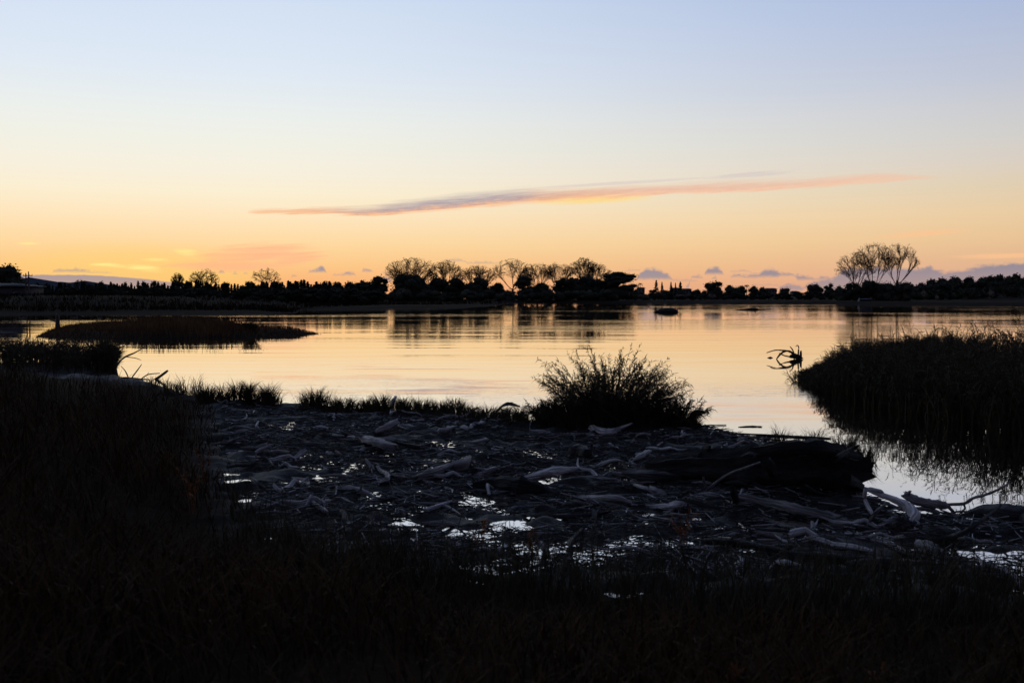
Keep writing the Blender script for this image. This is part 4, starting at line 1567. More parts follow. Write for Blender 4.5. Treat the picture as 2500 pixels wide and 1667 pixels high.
M['rush'] = mat('far_rush', (0.020, 0.011, 0.005), 0.9, 0.02, (0.05, (0.010, 0.007, 0.004), (1, 1, 1)))
# --- far marsh on the left shore: rush tufts massed along the edge
rng = np.random.default_rng(104)
XYs = []
for (xa, ya), (xb, yb), nn in (((-200, 766), (740, 764), 1500), ((740, 756), (1236, 744), 1100)):
    px_ = rng.uniform(xa, xb, nn)
    f_ = (px_ - xa) / (xb - xa)
    py_ = ya + (yb - ya) * f_ - rng.random(nn) ** 1.3 * 16
    XYs += [G(a, b)[:2] for a, b in zip(px_, py_)]
XY = np.array(XYs)
B = base3(XY)
keep = B[:, 2] > 0.0
B = B[keep]
B = np.repeat(B, 5, 0) + np.column_stack([rng.normal(size=(len(B) * 5, 2)) * 0.7, np.zeros(len(B) * 5)])
n = len(B)
me, _ = blade_mesh('rushes', B, 0.7 * (0.5 + 0.8 * rng.random(n)), rng.random(n) * 6.28, 0.1 + 0.4 * rng.random(n), 0.2 * rng.random(n), np.full(n, 0.06), rng, 3)
tag(obj('rushes', me, M['rush']), 'brown rushes along the left far shore', 'rushes', kind='stuff')


# --- tufts of drooping grass along the near shore
def tuft(name, label, px, by, ty, wpx, seed, dens=1.0, group='grass tufts along the near shore'):
    c = G(px, by, 0.06)
    S_ = math.hypot(c[0], c[1]) / FPX
    rng = np.random.default_rng(seed)
    w, h = wpx * S_ * rng.uniform(0.75, 1.15), (by - ty) * S_ * rng.uniform(0.85, 1.3)
    bias = rng.normal() * 0.35
    nb = int(250 * dens)
    zc = max(ground_z(c[0], c[1]), -0.02)
    e = empty(name, (c[0], c[1], zc))
    tag(e, label, 'grass', group)
    x = np.clip(rng.normal(size=nb) * 0.24, -0.55, 0.55) * w * 1.05
    y = rng.normal(size=nb) * w * 0.20
    phi = np.where(rng.random(nb) < 0.55, np.where(x > 0, 0, math.pi), rng.random(nb) * 6.28) + rng.normal(size=nb) * 0.5
    x = x + bias * w * 0.2 * np.sign(x)
    H_ = h * (0.55 + 0.60 * rng.random(nb)) * (1.15 - 0.5 * np.abs(x) / (w * 0.6))
    lean = 0.12 + 0.40 * rng.random(nb)
    drp = 0.2 + 0.5 * rng.random(nb) ** 1.2
    H_ = H_ / (1 - drp * 0.6)
    me, P = blade_mesh('blades', np.column_stack([x, y, np.zeros(nb) - 0.03]), H_, phi, lean, drp, np.full(nb, 0.0065), rng, 7)
    obj('blades', me, M['reed'], e)
    ns = int(26 * dens) + 4
    me, _ = blade_mesh('stalks', np.column_stack([x[:ns], y[:ns], np.zeros(ns)]), h * (1.0 + 0.35 * rng.random(ns)), phi[:ns], 0.1 + 0.3 * rng.random(ns), 0.1 + 0.2 * rng.random(ns), np.full(ns, 0.003), rng, 5)
    obj('stalks', me, M['reed'], e)


row = [(505, 986, 938, 52, 'rounded drooping grass tuft at the left end of the shore row', 1.3), (545, 987, 944, 44, 'second grass tuft from the left in the shore row', 1.0), (580, 988, 946, 34, 'thin grass tuft third from the left in the shore row', 0.7),
       (606, 989, 942, 34, 'narrow upright dome of grass left of the largest shore tuft', 1.2), (652, 990, 941, 66, 'largest drooping tuft left of the gap in the shore row', 1.6),
       (772, 996, 950, 70, 'wide drooping tuft just right of the gap in the shore row', 1.5), (842, 1000, 953, 56, 'dense domed tuft second right of the gap', 1.5), (896, 1002, 962, 38, 'tuft just left of the pale upright stump', 0.9), (930, 1004, 960, 46, 'tuft behind the pale upright stump', 1.2),
       (982, 1008, 968, 52, 'tuft right of the pale upright stump', 1.2), (1028, 1010, 970, 46, 'middle tuft between upright stump and big reed clump', 1.0), (1070, 1012, 966, 46, 'tall thin tuft halfway to the big reed clump', 1.0), (1112, 1016, 966, 52, 'tuft with long stalks nearing the big reed clump', 1.1),
       (1152, 1020, 974, 40, 'tuft fourth left of the big reed clump', 0.9), (1192, 1022, 976, 44, 'tuft third left of the big reed clump', 1.1), (1234, 1028, 982, 40, 'tuft second left of the big reed clump', 0.9), (1270, 1032, 982, 34, 'tuft touching the big reed clump on its left', 0.8),
       (1905, 1092, 1032, 38, 'sparse wispy tuft at the left of the right shore tufts', 0.35), (1948, 1094, 1042, 40, 'wispy tuft behind the great dark trunk', 0.5), (1990, 1096, 1046, 40, 'wispy tuft above the middle of the great dark trunk', 0.45), (2060, 1108, 1052, 52, 'dense rounded tuft at the right end of the great dark trunk', 1.4),
       (2110, 1120, 1062, 46, 'wispy tuft in the water right of the great dark trunk', 0.6),
       (420, 962, 920, 60, 'thin bent grass beside the fallen branch at the left', 0.35), (462, 968, 922, 60, 'thin upright grass left of the shore row', 0.4), (372, 952, 925, 44, 'short thin grass under the fallen branch', 0.35)]
for i, (px, by, ty, w_, lab, dn) in enumerate(row):
    tuft('grass_tuft', lab, px, by, ty, w_, 900 + i, dn)

# thin low grass between the tufts
rng = np.random.default_rng(109)
nst = 2600
px_ = np.concatenate([rng.uniform(400, 690, 800), rng.uniform(735, 1290, 1800)])
py_ = np.interp(px_, [400, 560, 690, 900, 1290], [960, 986, 991, 1003, 1036]) + rng.normal(size=nst) * 3.5
XY = np.array([G(a, b, 0.05)[:2] for a, b in zip(px_, py_)])
B = base3(XY)
me, P = blade_mesh('shore_grass', B, (0.14 + 0.30 * rng.random(nst)) * (1 + 1.2 * fbm(XY[:, 0], XY[:, 1], 0.8, 2)), rng.random(nst) * 6.28, 0.15 + 0.5 * rng.random(nst), 0.2 + 0.4 * rng.random(nst), np.full(nst, 0.005), rng, 5)
tag(obj('shore_grass', me, M['reed']), 'thin low grass between the shore tufts', 'grass', kind='stuff')

# --- long grass on the bank under the camera
rng = np.random.default_rng(105)
NB = 46000
r_ = 1.6 + 23.0 * rng.random(NB) ** 1.15
a_ = np.radians(rng.uniform(-34, 34, NB))
x, y = r_ * np.sin(a_), r_ * np.cos(a_)
hz, sn, sb = height(x, y)
clump = fbm(x, y, 1.1, 3)
keep = (sb > 0.05) & (rng.random(NB) < 0.55 + 1.1 * clump + 0.25)
x, y, hz, sb, clump, r_ = x[keep], y[keep], hz[keep], sb[keep], clump[keep], r_[keep]
n = len(x)
B = np.column_stack([x, y, hz - 0.03])
Hg = (0.26 + 0.32 * ss(sb, 0, 3.0)) * (0.6 + 0.55 * rng.random(n)) * (1 + 0.9 * clump)
Hg = np.minimum(Hg, np.where(r_ < 5, 0.55, 0.9))
left = ss(-x, 0.5, 5)
Hg = Hg * (0.85 + 0.35 * left)
rel = rng.random(n)
me, _ = blade_mesh('grass', B, Hg, rng.random(n) * 6.28 + 0.3, 0.15 + 0.6 * rng.random(n), 0.1 + 0.4 * rng.random(n), 0.0035 + 0.0022 * np.clip(r_ / 8, 0, 2), rng, 5)
tag(obj('grass', me, M['grass']), 'long dark grass covering the near bank', 'grass', kind='stuff')
# wispy stalks between grass and mud
nst = 3600
px_ = rng.uniform(560, 2540, nst)
py_ = np.interp(px_, [560, 640, 780, 1000, 1300, 1700, 2100, 2300], [1180, 1290, 1360, 1380, 1390, 1420, 1440, 1430]) + rng.normal(size=nst) * 20 + np.where(rng.random(nst) < 0.72, 20 + 75 * rng.random(nst), 0)
XY = np.array([G(a, b, 0.1)[:2] for a, b in zip(px_, py_)])
B = base3(XY)
me, P = blade_mesh('stalks', B, 0.25 + 0.40 * rng.random(nst), rng.random(nst) * 6.28, 0.1 + 0.5 * rng.random(nst), 0.3 * rng.random(nst), np.full(nst, 0.004), rng, 5)
tag(obj('thin_grass', me, M['reed']), 'thin grass stalks where bank and mud meet', 'grass', kind='stuff')
# rusty dock stalks standing in the grass
for j, (px, by, ty, lab) in enumerate(((1170, 1330, 1248, 'rusty seed stalk in front of the long low log'), (1295, 1345, 1255, 'small rusty stalk left of the sedge by the pool'), (500, 1180, 1070, 'rusty leafy stalk at the edge of the left bank'), (470, 1250, 1130, 'faint rusty stalk low on the left bank'),
                                       (2130, 1667, 1560, 'orange forked leaves at the bottom edge, right of centre'), (1780, 1680, 1600, 'orange leaf at the bottom edge near the centre right'), (1665, 1330, 1215, 'tall rusty stalk before the great dark trunk'))):
    zz = 0.1 if by < 1500 else 0.75
    c = G(px, by, zz)
    zc = ground_z(c[0], c[1])
    S_ = math.hypot(c[0], c[1]) / FPX
    rj = np.random.default_rng(60 + j)
    n = 7
    e = empty('dock_stalk', (c[0], c[1], zc))
    tag(e, lab, 'plant', 'rusty stalks in the bank grass')
    me, P = blade_mesh('stems', rj.normal(size=(n, 3)) * [0.02, 0.02, 0], (by - ty) * S_ * (0.6 + 0.4 * rj.random(n)), rj.random(n) * 6.28, 0.1 + 0.25 * rj.random(n), 0.1 * rj.random(n), np.full(n, 0.004), rj, 5)
    obj('stems', me, M['rust'], e)
    V, Q = leaves_on(P, 9, 0.03, 0.09, 0.008, rj, 0.3)
    obj('leaves', np_mesh('leaves', V, Q), M['rust'], e)
# ------------------------------------------------------------------ driftwood on the mud
def log(label, path, dia, mt='drift', name='driftwood_log', lift=None, rough=0.14, branches=(), sides=11, group='driftwood on the mud', seed=None, Yd=None, flat=1.0):
    """one piece of driftwood. path = [(px, py[, metres above the ground])], dia = pixel diameters along it.
    The pixels only say where on the mud the piece lies; it is built there at its real size."""
    def world(path_, dia_):
        P, rr = [], []
        for i, q in enumerate(path_):
            d_ = np.interp(i / max(1, len(path_) - 1), np.linspace(0, 1, len(dia_)), dia_)
            up = q[2] if len(q) > 2 else 0.0
            if Yd:
                w = AT(q[0], q[1], Yd)
                S_ = Yd / FPX
            else:
                w = G(q[0], q[1], 0.06)
                zg = max(ground_z(w[0], w[1]), 0.0)
                S_ = math.hypot(w[0], w[1]) / FPX
                z_ = zg + d_ * 0.5 * S_ * 0.55 + up
                w = G(q[0], q[1], z_)
            P.append(w)
            rr.append(d_ * 0.5 * S_)
        return np.array(P), np.array(rr)
    global LOGN
    LOGN += 1
    rng_ = np.random.default_rng(seed or 2000 + LOGN)
    P, rr = world(path, dia)
    c = P.mean(0)
    o = obj(name, tube(P - c, rr, sides, 5, rough, rng_, flat).mesh(name, False), M[mt], None, c)
    tag(o, label, 'driftwood', group)
    for bp, bd in branches:
        Pb, rb = world(bp, bd)
        obj('branch', tube(Pb - c, rb, 6, 4, rough * 0.7, rng_).mesh('branch'), M[mt], o)
    return o


LOGN = 0
M['twig'] = mat('grey_twig', (0.26, 0.24, 0.24), 0.55, 0.4, (4.0, (0.06, 0.055, 0.055), (1, 1, 1)))
M['driftflake'] = mat('bark_flake_glint', (0.42, 0.41, 0.41), 0.18, 0.9, (9.0, (0.10, 0.095, 0.095), (1, 1, 1)))  # bark flakes made pale and glossy to stand in for glints on the mud
log('short pale hooked stick near the left end of the mud', [(632, 1028, .10), (627, 1036, .08), (627, 1042, .04), (634, 1050)], [4, 6, 4], 'driftpale')
log('long thin wavy branch on the upper left mud', [(672, 1061), (688, 1056), (713, 1051), (736, 1051), (756, 1055), (776, 1048, .05)], [3, 5, 6, 6, 5, 3], branches=[([(753, 1041, .12), (768, 1049, .04)], [3, 4])])
log('thin pale stick leading to the split slab', [(812, 1062), (832, 1064), (852, 1065)], [5, 5, 4], 'driftpale')
log('big split slab of grey timber with open dark end', [(848, 1066, .05), (880, 1068, .08), (915, 1077, .10), (945, 1086, .12), (966, 1090, .12)], [10, 24, 30, 30, 24], 'drift', rough=0.16, flat=0.5, branches=[([(862, 1061, .12), (900, 1066, .16), (930, 1074, .16)], [4, 8, 6])])
log('low grey stick across the left mud by a pool', [(652, 1103), (675, 1102), (704, 1103)], [6, 8, 6])
log('slanting grey log end rising from the left mud', [(712, 1122), (730, 1110, .04), (747, 1098, .10)], [8, 11, 9])
log('second slanting grey piece just below the first', [(720, 1126), (738, 1120), (756, 1113, .03)], [5, 8, 5])
log('knobbed bent stick left of the tangled roots', [(798, 1105), (810, 1108, .03), (822, 1114), (833, 1118), (835, 1123), (830, 1130)], [10, 8, 5, 5, 6, 5])
log('smooth log sloping out of the left bank grass', [(610, 1164, .12), (630, 1180, .06), (647, 1194), (662, 1200)], [7, 9, 8, 6], 'drift')
log('forked grey branch at the lower left of the mud', [(668, 1183, .10), (680, 1197, .04), (694, 1207)], [5, 8, 9], branches=[([(672, 1205), (694, 1208), (720, 1203)], [6, 8, 4])])
log('pale upright block of an L-shaped branch', [(750, 1167, .14), (751, 1178, .06), (754, 1191)], [9, 10, 9], 'driftpale', branches=[([(712, 1166), (730, 1168), (748, 1169, .08)], [5, 6, 5])])
log('long smooth dark-grey log curving down to the right', [(826, 1191, .05), (854, 1190, .07), (886, 1199, .05), (912, 1212), (934, 1223)], [9, 13, 14, 11, 6], branches=[([(880, 1196, .06), (883, 1186, .16), (884, 1180, .2)], [5, 4, 3])])
log('straight grey log pointing right down the left mud', [(748, 1217, .05), (766, 1228, .04), (800, 1250)], [9, 12, 9])
log('grey log with smooth tip left of the long pool', [(816, 1215, .04), (838, 1220, .05), (880, 1239)], [6, 11, 6])
log('bleached Y-shaped branch lying on the lower mud', [(1036, 1246), (1060, 1238, .03), (1080, 1231, .05), (1104, 1222, .05)], [11, 10, 8, 5], 'driftpale', branches=[([(1080, 1232, .05), (1100, 1240, .03), (1124, 1257)], [7, 8, 7])])
log('large smooth grey log curving up to a horn', [(992, 1168), (1015, 1167), (1050, 1158, .02), (1094, 1145, .05), (1130, 1136, .08), (1147, 1118, .16)], [8, 14, 26, 30, 30, 12], branches=[([(1148, 1122, .14), (1160, 1135, .10), (1176, 1150)], [8, 5, 3]), ([(1146, 1130, .1), (1140, 1116, .2)], [10, 4])])
log('dark branch crossing below the large curved log', [(950, 1155, .05), (972, 1162, .03), (1000, 1169), (1041, 1176), (1087, 1191), (1112, 1202)], [6, 9, 10, 10, 12, 8])
log('tilted thick log with one end raised near the shore', [(914, 1058), (940, 1044, .08), (968, 1028, .20)], [12, 18, 15], 'drift')
log('pale upright stump standing among the shore tufts', [(954, 1012), (957, 995, .12), (961, 978, .34), (966, 968, .42)], [9, 8, 8, 6], 'driftpale', 'upright_stump', branches=[([(956, 1006, .1), (968, 1002, .2)], [5, 2])])
log('hooked root curl in the tangle left of centre', [(922, 1140, .1), (931, 1150, .06), (945, 1157, .06), (944, 1170, .04), (920, 1180), (890, 1185)], [9, 10, 11, 11, 9, 6])
log('short steep stick at the left of the tangle', [(893, 1120, .14), (902, 1133, .08), (914, 1148)], [5, 8, 7])
log('thin stick leaning over the tangle', [(895, 1160), (900, 1150, .05), (908, 1138, .14)], [4, 4, 3])
log('small dark curved root above the tangle', [(870, 1128), (895, 1122, .10), (925, 1124, .12), (955, 1132, .08), (972, 1138)], [5, 6, 6, 6, 4], 'driftdark')
log('bright bleached knot of wood on the upper middle mud', [(1070, 1054), (1086, 1049, .05), (1098, 1044, .06), (1112, 1041)], [10, 13, 9, 5], 'driftpale', rough=0.2, branches=[([(1089, 1045, .1), (1086, 1034, .22)], [6, 3])])
log('small pale arched chunk right of the bright knot', [(1124, 1046), (1132, 1041, .06), (1143, 1048)], [7, 11, 8], 'driftpale')
log('grey log end behind the pale arched chunk', [(1146, 1047), (1160, 1038, .03), (1184, 1032, .03)], [9, 13, 10])
log('smooth grey stick on the upper middle mud', [(1143, 1080), (1184, 1074), (1205, 1067), (1220, 1060, .04)], [6, 9, 6, 3])
log('grey broken piece right of the horned log', [(1157, 1160), (1178, 1155), (1200, 1145, .03), (1218, 1138, .06)], [7, 13, 15, 8], rough=0.16)
log('grey tapering log in the middle with a dark hollow below', [(1262, 1172), (1312, 1164, .04), (1350, 1152, .08), (1413, 1145, .06)], [10, 22, 22, 10], rough=0.09, branches=[([(1320, 1158, .1), (1345, 1158, .12), (1362, 1164, .05)], [14, 12, 3])])
log('pale arched slab bright against the mud', [(1452, 1139), (1475, 1132, .05), (1496, 1124, .12), (1512, 1124, .12), (1522, 1132, .05)], [6, 16, 11, 9, 5], 'driftpale', flat=0.6)
log('brown gnarled root lump below the big reed clump', [(1396, 1120), (1402, 1105, .08), (1420, 1100, .12), (1436, 1108, .08), (1446, 1116)], [16, 26, 26, 16, 12], 'driftdark', 'root_lump', rough=0.22, branches=[([(1440, 1110, .1), (1444, 1098, .2), (1444, 1086, .3)], [12, 10, 7])])
log('thick dark half-sunk log in the lower middle', [(1150, 1186), (1210, 1182, .03), (1270, 1188, .03), (1325, 1200), (1362, 1212)], [14, 28, 34, 28, 10], 'rotten', rough=0.12)
log('dark log lying left of the great trunk', [(1478, 1162), (1540, 1160, .05), (1610, 1163, .05), (1675, 1170)], [12, 20, 22, 14], 'driftdark', rough=0.12)
log('long pale-topped log winding right in the lower middle', [(1388, 1214), (1444, 1216, .02), (1505, 1217, .05), (1548, 1231), (1600, 1238), (1664, 1234)], [10, 15, 17, 14, 17, 26])
log('grey log branching beneath the winding one', [(1437, 1219, .02), (1483, 1232), (1536, 1243)], [8, 13, 8])
log('long low dark log in front of the pools', [(1268, 1255), (1330, 1258, .02), (1400, 1259, .02), (1490, 1248, .03)], [6, 10, 12, 9], 'driftdark')
log('grey split pieces at the left of the great trunk', [(1540, 1180, .05), (1575, 1192, .05), (1615, 1206)], [7, 14, 9], flat=0.6, branches=[([(1500, 1173, .06), (1550, 1177, .06), (1600, 1176, .06)], [3, 4, 3])])
log('brownish pale chunk left of the great trunk', [(1583, 1197), (1602, 1200, .04), (1626, 1210)], [10, 18, 9], 'driftpale', rough=0.18)
log('thin dark pole leaning across the great trunk', [(1722, 1200), (1769, 1163, .25), (1822, 1141, .40), (1869, 1124, .5)], [6, 6, 5, 4], 'drift')
log('short pale stick stuck upright before the great trunk', [(1725, 1196), (1720, 1180, .12), (1716, 1164, .28)], [6, 5, 4], 'driftpale')
log('pointed split stake standing before the great trunk', [(1800, 1230), (1794, 1208, .15), (1788, 1184, .38)], [14, 12, 3], 'driftdark', flat=0.5)
# the great trunk
c0 = log('great dark fallen trunk with blunt round end, biggest log on the mud', [(1585, 1146), (1680, 1142, .02), (1790, 1146, .04), (1900, 1150, .06), (2010, 1152, .08), (2088, 1156, .08)], [40, 60, 78, 96, 106, 92], 'rotten', 'giant_log', rough=0.15, sides=26, group=None,
         branches=[([(1845, 1104, .5), (1930, 1096, .58), (2000, 1097, .58), (2060, 1112, .48)], [20, 30, 34, 26]), ([(1870, 1125, .5), (1880, 1140, .45), (1884, 1160, .3)], [26, 24, 16]), ([(2040, 1120, .55), (2075, 1098, .6), (2098, 1088, .66)], [20, 12, 5]), ([(2070, 1170, .3), (2100, 1185, .12), (2112, 1206)], [26, 18, 8]), ([(1700, 1120, .3), (1720, 1098, .42), (1733, 1090, .48)], [18, 12, 6]), ([(1960, 1185, .2), (1985, 1200, .1), (2030, 1212)], [20, 16, 8])])
log('long cracked grey log running below the great trunk', [(1800, 1210, .06), (1871, 1225, .06), (1935, 1240, .05), (1988, 1252, .04), (2041, 1264), (2100, 1285)], [14, 22, 24, 24, 22, 12], rough=0.13, branches=[([(1700, 1206), (1740, 1208, .03), (1776, 1218)], [8, 14, 9])])
log('long dark log lying low at the lower right', [(1716, 1322), (1800, 1326, .04), (1871, 1338, .05), (1925, 1352), (2010, 1360), (2190, 1372)], [16, 22, 22, 20, 24, 22], 'driftdark', branches=[([(1785, 1312, .12), (1795, 1324, .08)], [3, 4])])
log('pale flat chunk bright under the long dark log', [(1896, 1370, .03), (1925, 1373, .05), (1955, 1379, .02)], [18, 22, 10], 'driftpale', flat=0.6)
log('thin bent stick standing at the lower right', [(1792, 1346, .18), (1806, 1368, .10), (1818, 1406)], [4, 5, 4], 'drift')
log('smooth pale branch arching over the right pool', [(2112, 1192, .34), (2150, 1207, .28), (2187, 1221, .22), (2217, 1238, .14), (2233, 1258, .06), (2226, 1278)], [9, 12, 16, 25, 25, 18], 'driftpale', rough=0.06, branches=[([(2120, 1192, .34), (2138, 1196, .34), (2154, 1200, .32)], [8, 8, 9]), ([(2113, 1195, .34), (2112, 1220, .2), (2130, 1256)], [10, 9, 10])])
log('broken log with long thin branch reaching over the right pool', [(2208, 1206, .26), (2240, 1221, .2), (2276, 1229, .14), (2311, 1232, .1)], [13, 19, 19, 15], 'drift', branches=[([(2309, 1231, .1), (2353, 1229, .12), (2375, 1216, .2), (2410, 1206, .26), (2438, 1194, .34), (2466, 1178, .42)], [8, 8, 8, 6, 5, 3]), ([(2311, 1232, .1), (2330, 1252)], [10, 6]), ([(2214, 1208, .26), (2222, 1199, .34)], [9, 6]), ([(2352, 1229, .12), (2356, 1240, .06), (2347, 1248)], [4, 4, 3])])
log('slender grey stick leaning up at the right pool', [(2118, 1278), (2138, 1251, .12), (2164, 1228, .26)], [8, 9, 5], 'drift')
log('grey log end poking out behind the leaning stick', [(2086, 1216, .04), (2120, 1218, .08), (2150, 1223, .06)], [13, 15, 11], 'drift')
log('black hollow stump end in the right pool', [(2190, 1290), (2196, 1283, .03), (2204, 1276, .06)], [30, 36, 32], 'driftdark', 'hollow_stump', rough=0.05)
log('thick arched log at the right picture edge', [(2350, 1258), (2400, 1250, .06), (2460, 1254, .08), (2505, 1268, .04), (2560, 1300)], [10, 30, 40, 42, 36], 'driftdark', rough=0.10)
log('long bowed stick sweeping up at the right', [(2180, 1301), (2223, 1312), (2262, 1316), (2312, 1313, .03), (2350, 1301, .08), (2386, 1279, .18), (2445, 1232, .36)], [6, 10, 11, 11, 10, 8, 4], 'driftdark')
log('dark grey log below the bowed stick', [(2090, 1310), (2130, 1316), (2170, 1325, .02), (2205, 1344), (2236, 1358)], [9, 13, 14, 12, 7], 'drift')
log('stout pale-backed log at the lower right pools', [(2240, 1325), (2262, 1333, .04), (2285, 1342, .04), (2310, 1352)], [14, 22, 20, 12], 'drift')
log('dark log along the bottom right of the mud', [(2070, 1376), (2150, 1374, .03), (2220, 1378, .03), (2310, 1382)], [18, 24, 22, 14], 'driftdark')
log('flat dark plank floating off the reed clump', [(1690, 1040), (1730, 1038), (1772, 1037)], [4, 7, 5], 'driftdark', flat=0.5, group='wood floating at the shore')
log('second flat dark plank floating further right', [(1803, 1042), (1832, 1040), (1860, 1041)], [3, 6, 5], 'driftdark', flat=0.5, group='wood floating at the shore')
log('long straight pole floating behind the right tufts', [(1796, 1058), (1893, 1063), (1960, 1066), (2028, 1070)], [4, 6, 6, 4], 'driftdark', group='wood floating at the shore')
log('dark chunk floating left of the right tufts', [(1796, 1074), (1816, 1077, .02), (1838, 1081)], [8, 14, 9], 'driftdark', group='wood floating at the shore')
log('grey root below the big reed clump', [(1440, 1042, .03), (1480, 1056), (1511, 1048, .05), (1543, 1034, .16)], [12, 16, 10, 5], 'drift')
log('thin dark stick slanting into the big reed clump', [(1463, 993, .55), (1500, 1020, .3), (1536, 1050)], [3, 3, 4], 'driftdark')
log('thin forked twig under the big reed clump', [(1536, 1086), (1548, 1072, .08), (1558, 1058, .2)], [4, 4, 3], 'drift', branches=[([(1552, 1064, .14), (1572, 1058, .2), (1590, 1064, .14)], [3, 4, 3])])
log('thin stick leaning on the tufts left of the clump', [(1184, 1026), (1191, 1010, .12), (1199, 998, .26)], [4, 4, 3], 'drift')
log('dark bent branch bridging tufts left of the clump', [(1208, 1010, .1), (1225, 992, .28), (1245, 986, .34), (1268, 992, .26)], [4, 6, 7, 4], 'driftdark')
log('pale grey wedge of wood right of the arched slab', [(1543, 1126), (1562, 1114, .06), (1586, 1100, .10)], [8, 17, 10], 'driftpale', rough=0.15, flat=0.6)

# --- the mass of smaller sticks: those that show largest one by one
SPOT = np.vstack([poly_px([(540, 1000), (690, 1000), (1300, 1040), (1720, 1040), (2000, 1100), (2110, 1210), (2330, 1265), (2500, 1280), (2500, 1440), (2000, 1450), (1500, 1400), (1000, 1380), (700, 1330), (570, 1150)])])
stick_var = []
for v in range(9):
    rg_ = np.random.default_rng(3000 + v)
    kx = np.linspace(-0.5, 0.5, 6)
    Pp = np.column_stack([kx, np.cumsum(rg_.normal(size=6)) * 0.045, rg_.normal(size=6) * 0.025])
    mbv = tube(Pp, np.array([0.014, 0.027, 0.032, 0.027, 0.020, 0.009]) * (0.6 + 1.0 * rg_.random()), 6, 2, 0.14, rg_)
    stick_var.append(mbv)
rng = np.random.default_rng(3100)
XY = pts_in(SPOT, 290, rng)
sm = {}
for j, (x, y) in enumerate(XY):
    v = int(rng.integers(0, 9))
    kind = ('drift', 'drift', 'driftdark', 'driftdark', 'driftpale')[int(rng.integers(0, 5))]
    if (v, kind) not in sm:
        sm[(v, kind)] = stick_var[v].mesh('stick')
        sm[(v, kind)].materials.append(M[kind])
    L_ = 0.30 + 0.85 * rng.random() ** 2
    o = obj('driftwood_stick', sm[(v, kind)], None, None, (x, y, max(ground_z(x, y), 0.0) + 0.03), 0, (L_, L_, L_))
    o.rotation_euler = (rng.normal() * 0.08, rng.normal() * 0.10, rng.normal() * 0.9 + (0 if rng.random() < 0.75 else 1.5))
    lab = {'drift': 'short grey driftwood stick among the many on the mud', 'driftdark': 'short wet black driftwood stick among the many on the mud', 'driftpale': 'short bleached driftwood stick among the many on the mud'}[kind]
    tag(o, lab, 'stick', 'small driftwood sticks on the mud')
# countless twigs and reed bits, with bark flakes added as glints
for nm, cnt, mt, seed, l0, l1, lab in (('debris', 14000, 'debris', 3200, 0.06, 0.34, 'dark wet twigs and reed litter strewn over the mud'), ('bark_glint_litter', 1100, 'driftflake', 3201, 0.03, 0.15, 'small grey bark flakes added as glints over the mud'), ('broken_twigs', 2600, 'twig', 3202, 0.14, 0.60, 'mat of broken grey twigs lying over the mud')):
    rng = np.random.default_rng(seed)
    XY = pts_in(SPOT, cnt * 2, rng)
    wr = fbm(XY[:, 0] * 0.55, XY[:, 1] * 1.5, 0.9, 3)      # litter gathers in drifts
    hh_ = height(XY[:, 0], XY[:, 1])[0]
    XY = XY[(wr > np.quantile(wr, {'debris': 0.2, 'bark_glint_litter': 0.5, 'broken_twigs': 0.5}[nm])) & ((hh_ > -0.004) | (rng.random(len(XY)) < 0.3))]
    cnt = len(XY)
    hz = np.maximum(height(XY[:, 0], XY[:, 1])[0], 0.0)
    C = np.column_stack([XY, hz + 0.012 + 0.03 * rng.random(cnt)])
    a = rng.normal(size=cnt) * 0.8 + np.where(rng.random(cnt) < 0.25, 1.5, 0)
    L_ = (l0 + (l1 - l0) * rng.random(cnt) ** 1.8) * 0.5
    D = np.column_stack([np.cos(a), np.sin(a), rng.normal(size=cnt) * 0.14]) * L_[:, None]
    r_ = (0.0035 + 0.006 * rng.random(cnt)) * {'debris': 1.0, 'bark_glint_litter': 1.8, 'broken_twigs': 1.15}[nm]
    V, Q = segs(C - D, C + D, r_, r_ * 0.6, 4 if nm != 'debris' else 3)
    tag(obj(nm, np_mesh(nm, V, Q), M[mt]), lab, 'litter', kind='stuff')

# ------------------------------------------------------------------ wood in the open water
WG = 'snags in the open water'
Y1 = 31.2
log('fallen branch with bare twigs at the left water edge', [(276, 925), (300, 924), (340, 927), (376, 931), (410, 939)], [7, 8, 8, 8, 6], 'driftdark', 'fallen_branch', Yd=Y1, group=None, branches=[
    ([(372, 931), (390, 919), (409, 905)], [6, 6, 6]), ([(288, 922), (284, 895), (303, 873), (327, 862), (352, 848)], [6, 5, 5, 4, 2]), ([(308, 871), (330, 874), (345, 879)], [2.5, 2, 1]),
    ([(343, 926), (362, 914), (390, 911)], [3, 3, 2]), ([(321, 923), (334, 906), (346, 889)], [3, 3, 2]), ([(314, 923), (306, 906), (295, 893)], [3, 2.5, 1.5]), ([(356, 918), (364, 908)], [2, 1])])
Y2 = 41.2
log('horned driftwood stump with arching root in the water at the right', [(1928, 872), (1936, 868), (1948, 870), (1957, 876)], [6, 11, 12, 9], 'driftdark', 'water_stump', Yd=Y2, rough=0.14, group=WG, branches=[
    ([(1896, 876), (1906, 864), (1918, 857), (1930, 859), (1938, 866)], [3.5, 4.5, 5.5, 6, 8]), ([(1872, 861), (1893, 855), (1918, 856)], [2, 3, 4]), ([(1943, 846), (1947, 843), (1950, 850), (1949, 868)], [2, 3, 3.5, 5]),
    ([(1955, 857), (1955, 868), (1954, 878)], [4, 6, 8]), ([(1929, 846), (1935, 854), (1939, 866)], [2, 3, 4]), ([(1902, 862), (1915, 868), (1930, 871)], [2.5, 3.5, 4])])
log('small dark lump floating left of the horned stump', [(1873, 874.5), (1880, 873.5), (1887, 874.5)], [2, 6, 2], 'driftdark', 'floating_chunk', Yd=42.0, group=WG)
Y3 = 158.0
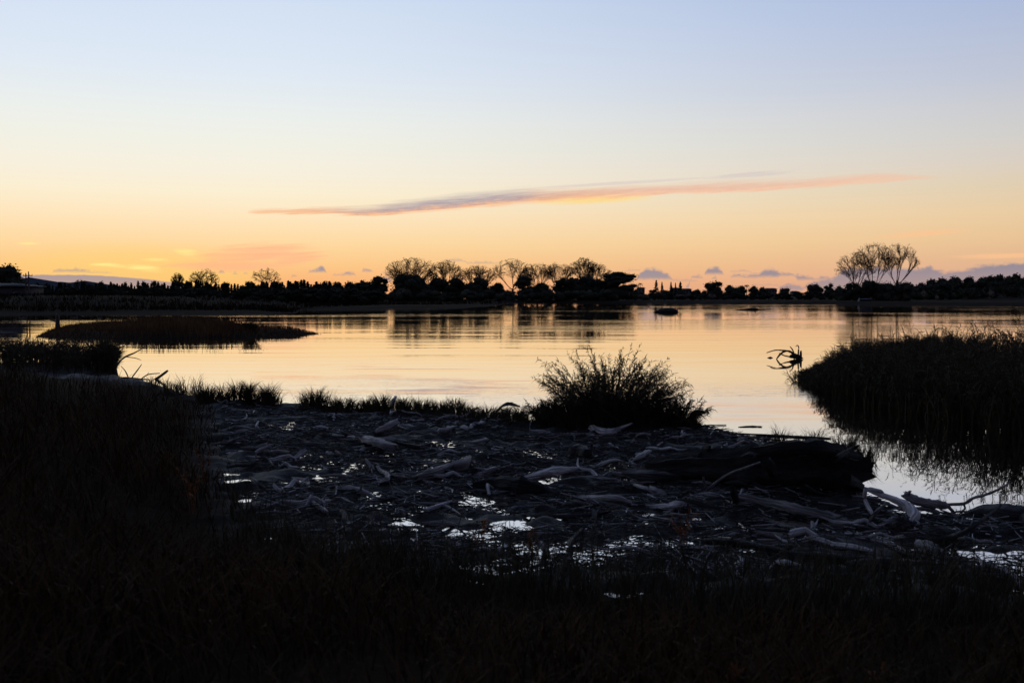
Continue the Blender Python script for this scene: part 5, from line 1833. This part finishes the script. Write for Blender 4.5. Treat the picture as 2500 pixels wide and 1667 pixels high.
log('smooth humped log like a whale back in mid lake', [(1594, 763), (1606, 760), (1622, 757.5), (1638, 757), (1650, 759), (1656, 763)], [2, 7, 11, 12, 8, 3], 'driftdark', 'floating_log', Yd=Y3, rough=0.03, group=WG, branches=[([(1651, 760), (1654, 756), (1657, 751.5)], [4, 3, 2])])
Y4 = 180.0
log('fallen tree with thin raised boughs in mid lake', [(1797, 757.5), (1812, 757), (1830, 755.5), (1842, 754.5), (1852, 757)], [3, 5, 7, 7, 4], 'driftdark', 'floating_tree', Yd=Y4, group=WG, branches=[
    ([(1823, 755), (1825, 749), (1827, 742)], [2, 1.6, 1]), ([(1836, 754), (1847, 747.5), (1860, 752), (1869, 756)], [2.2, 1.8, 1.6, 1.4]), ([(1848, 756.5), (1868, 756), (1890, 754.5)], [3, 2, 1.4]), ([(1843, 750), (1849, 744)], [1.6, 1])])
Y5 = 236.0
log('small upturned branch far out on the lake', [(1563, 749.5), (1570, 749.2), (1580, 748.8), (1585, 748)], [2, 2.4, 2.6, 2], 'driftdark', 'floating_branch', Yd=Y5, group=WG, branches=[([(1583, 748), (1589, 743)], [2, 1.3]), ([(1569, 749), (1567, 744.5), (1563, 749)], [1.6, 1.5, 1.3])])
log('dark snag low on the water below the grove', [(1322, 743.5), (1330, 743), (1338, 744)], [2, 3, 2], 'driftdark', 'floating_branch', Yd=300.0, group=WG)
Y6 = 76.0
log('dark tree stump with side stub at the left end of the island', [(141, 806), (140.5, 792), (140.5, 780), (140, 769)], [14, 11, 9, 8], 'driftdark', 'island_stump', Yd=Y6, rough=0.08, group=None, branches=[([(139, 786), (131, 783), (122, 782)], [5, 3.5, 2.5]), ([(140, 770), (136, 766)], [5, 3])])

# birds resting
def bird(label, px, py, Yd, s, rz):
    w = AT(px, py, Yd)
    iv, if_ = ico()
    o = empty('water_bird', (w[0], w[1], w[2]), rz)
    tag(o, label, 'bird', 'birds on the lake')
    V = np.vstack([iv * [0.22, 0.11, 0.10], iv * [0.055, 0.05, 0.05] + [0.21, 0, 0.17], iv * [0.05, 0.035, 0.10] + [0.18, 0, 0.09], iv * [0.09, 0.05, 0.02] + [-0.25, 0, 0.04]]) * s
    F = np.vstack([if_ + k * len(iv) for k in range(4)])
    obj('body', np_mesh('bird_body', V, F, True), M['bird'], o)
    obj('beak', np_mesh('beak', np.array([(0.25, -0.015, 0.17), (0.25, 0.015, 0.17), (0.25, 0, 0.19), (0.33, 0, 0.165)]) * s, np.array([(0, 1, 3), (1, 2, 3), (2, 0, 3), (0, 2, 1)])), M['timber'], o)


bird('dark bird resting on the left end of the humped log', 1600, 757.2, Y3, 1.0, 3.1)
bird('dark bird resting on top of the humped log', 1611, 755.2, Y3, 1.0, 0.2)
bird('dark waterbird swimming behind the island at the far left', 59, 777.5, 114, 1.6, 0.0)
bird('dark waterbird swimming left of the island grass top', 184, 775.6, 119, 1.2, 0.0)
bird('dark waterbird swimming behind the island stump and grass', 243, 777.2, 115, 1.2, 3.14)
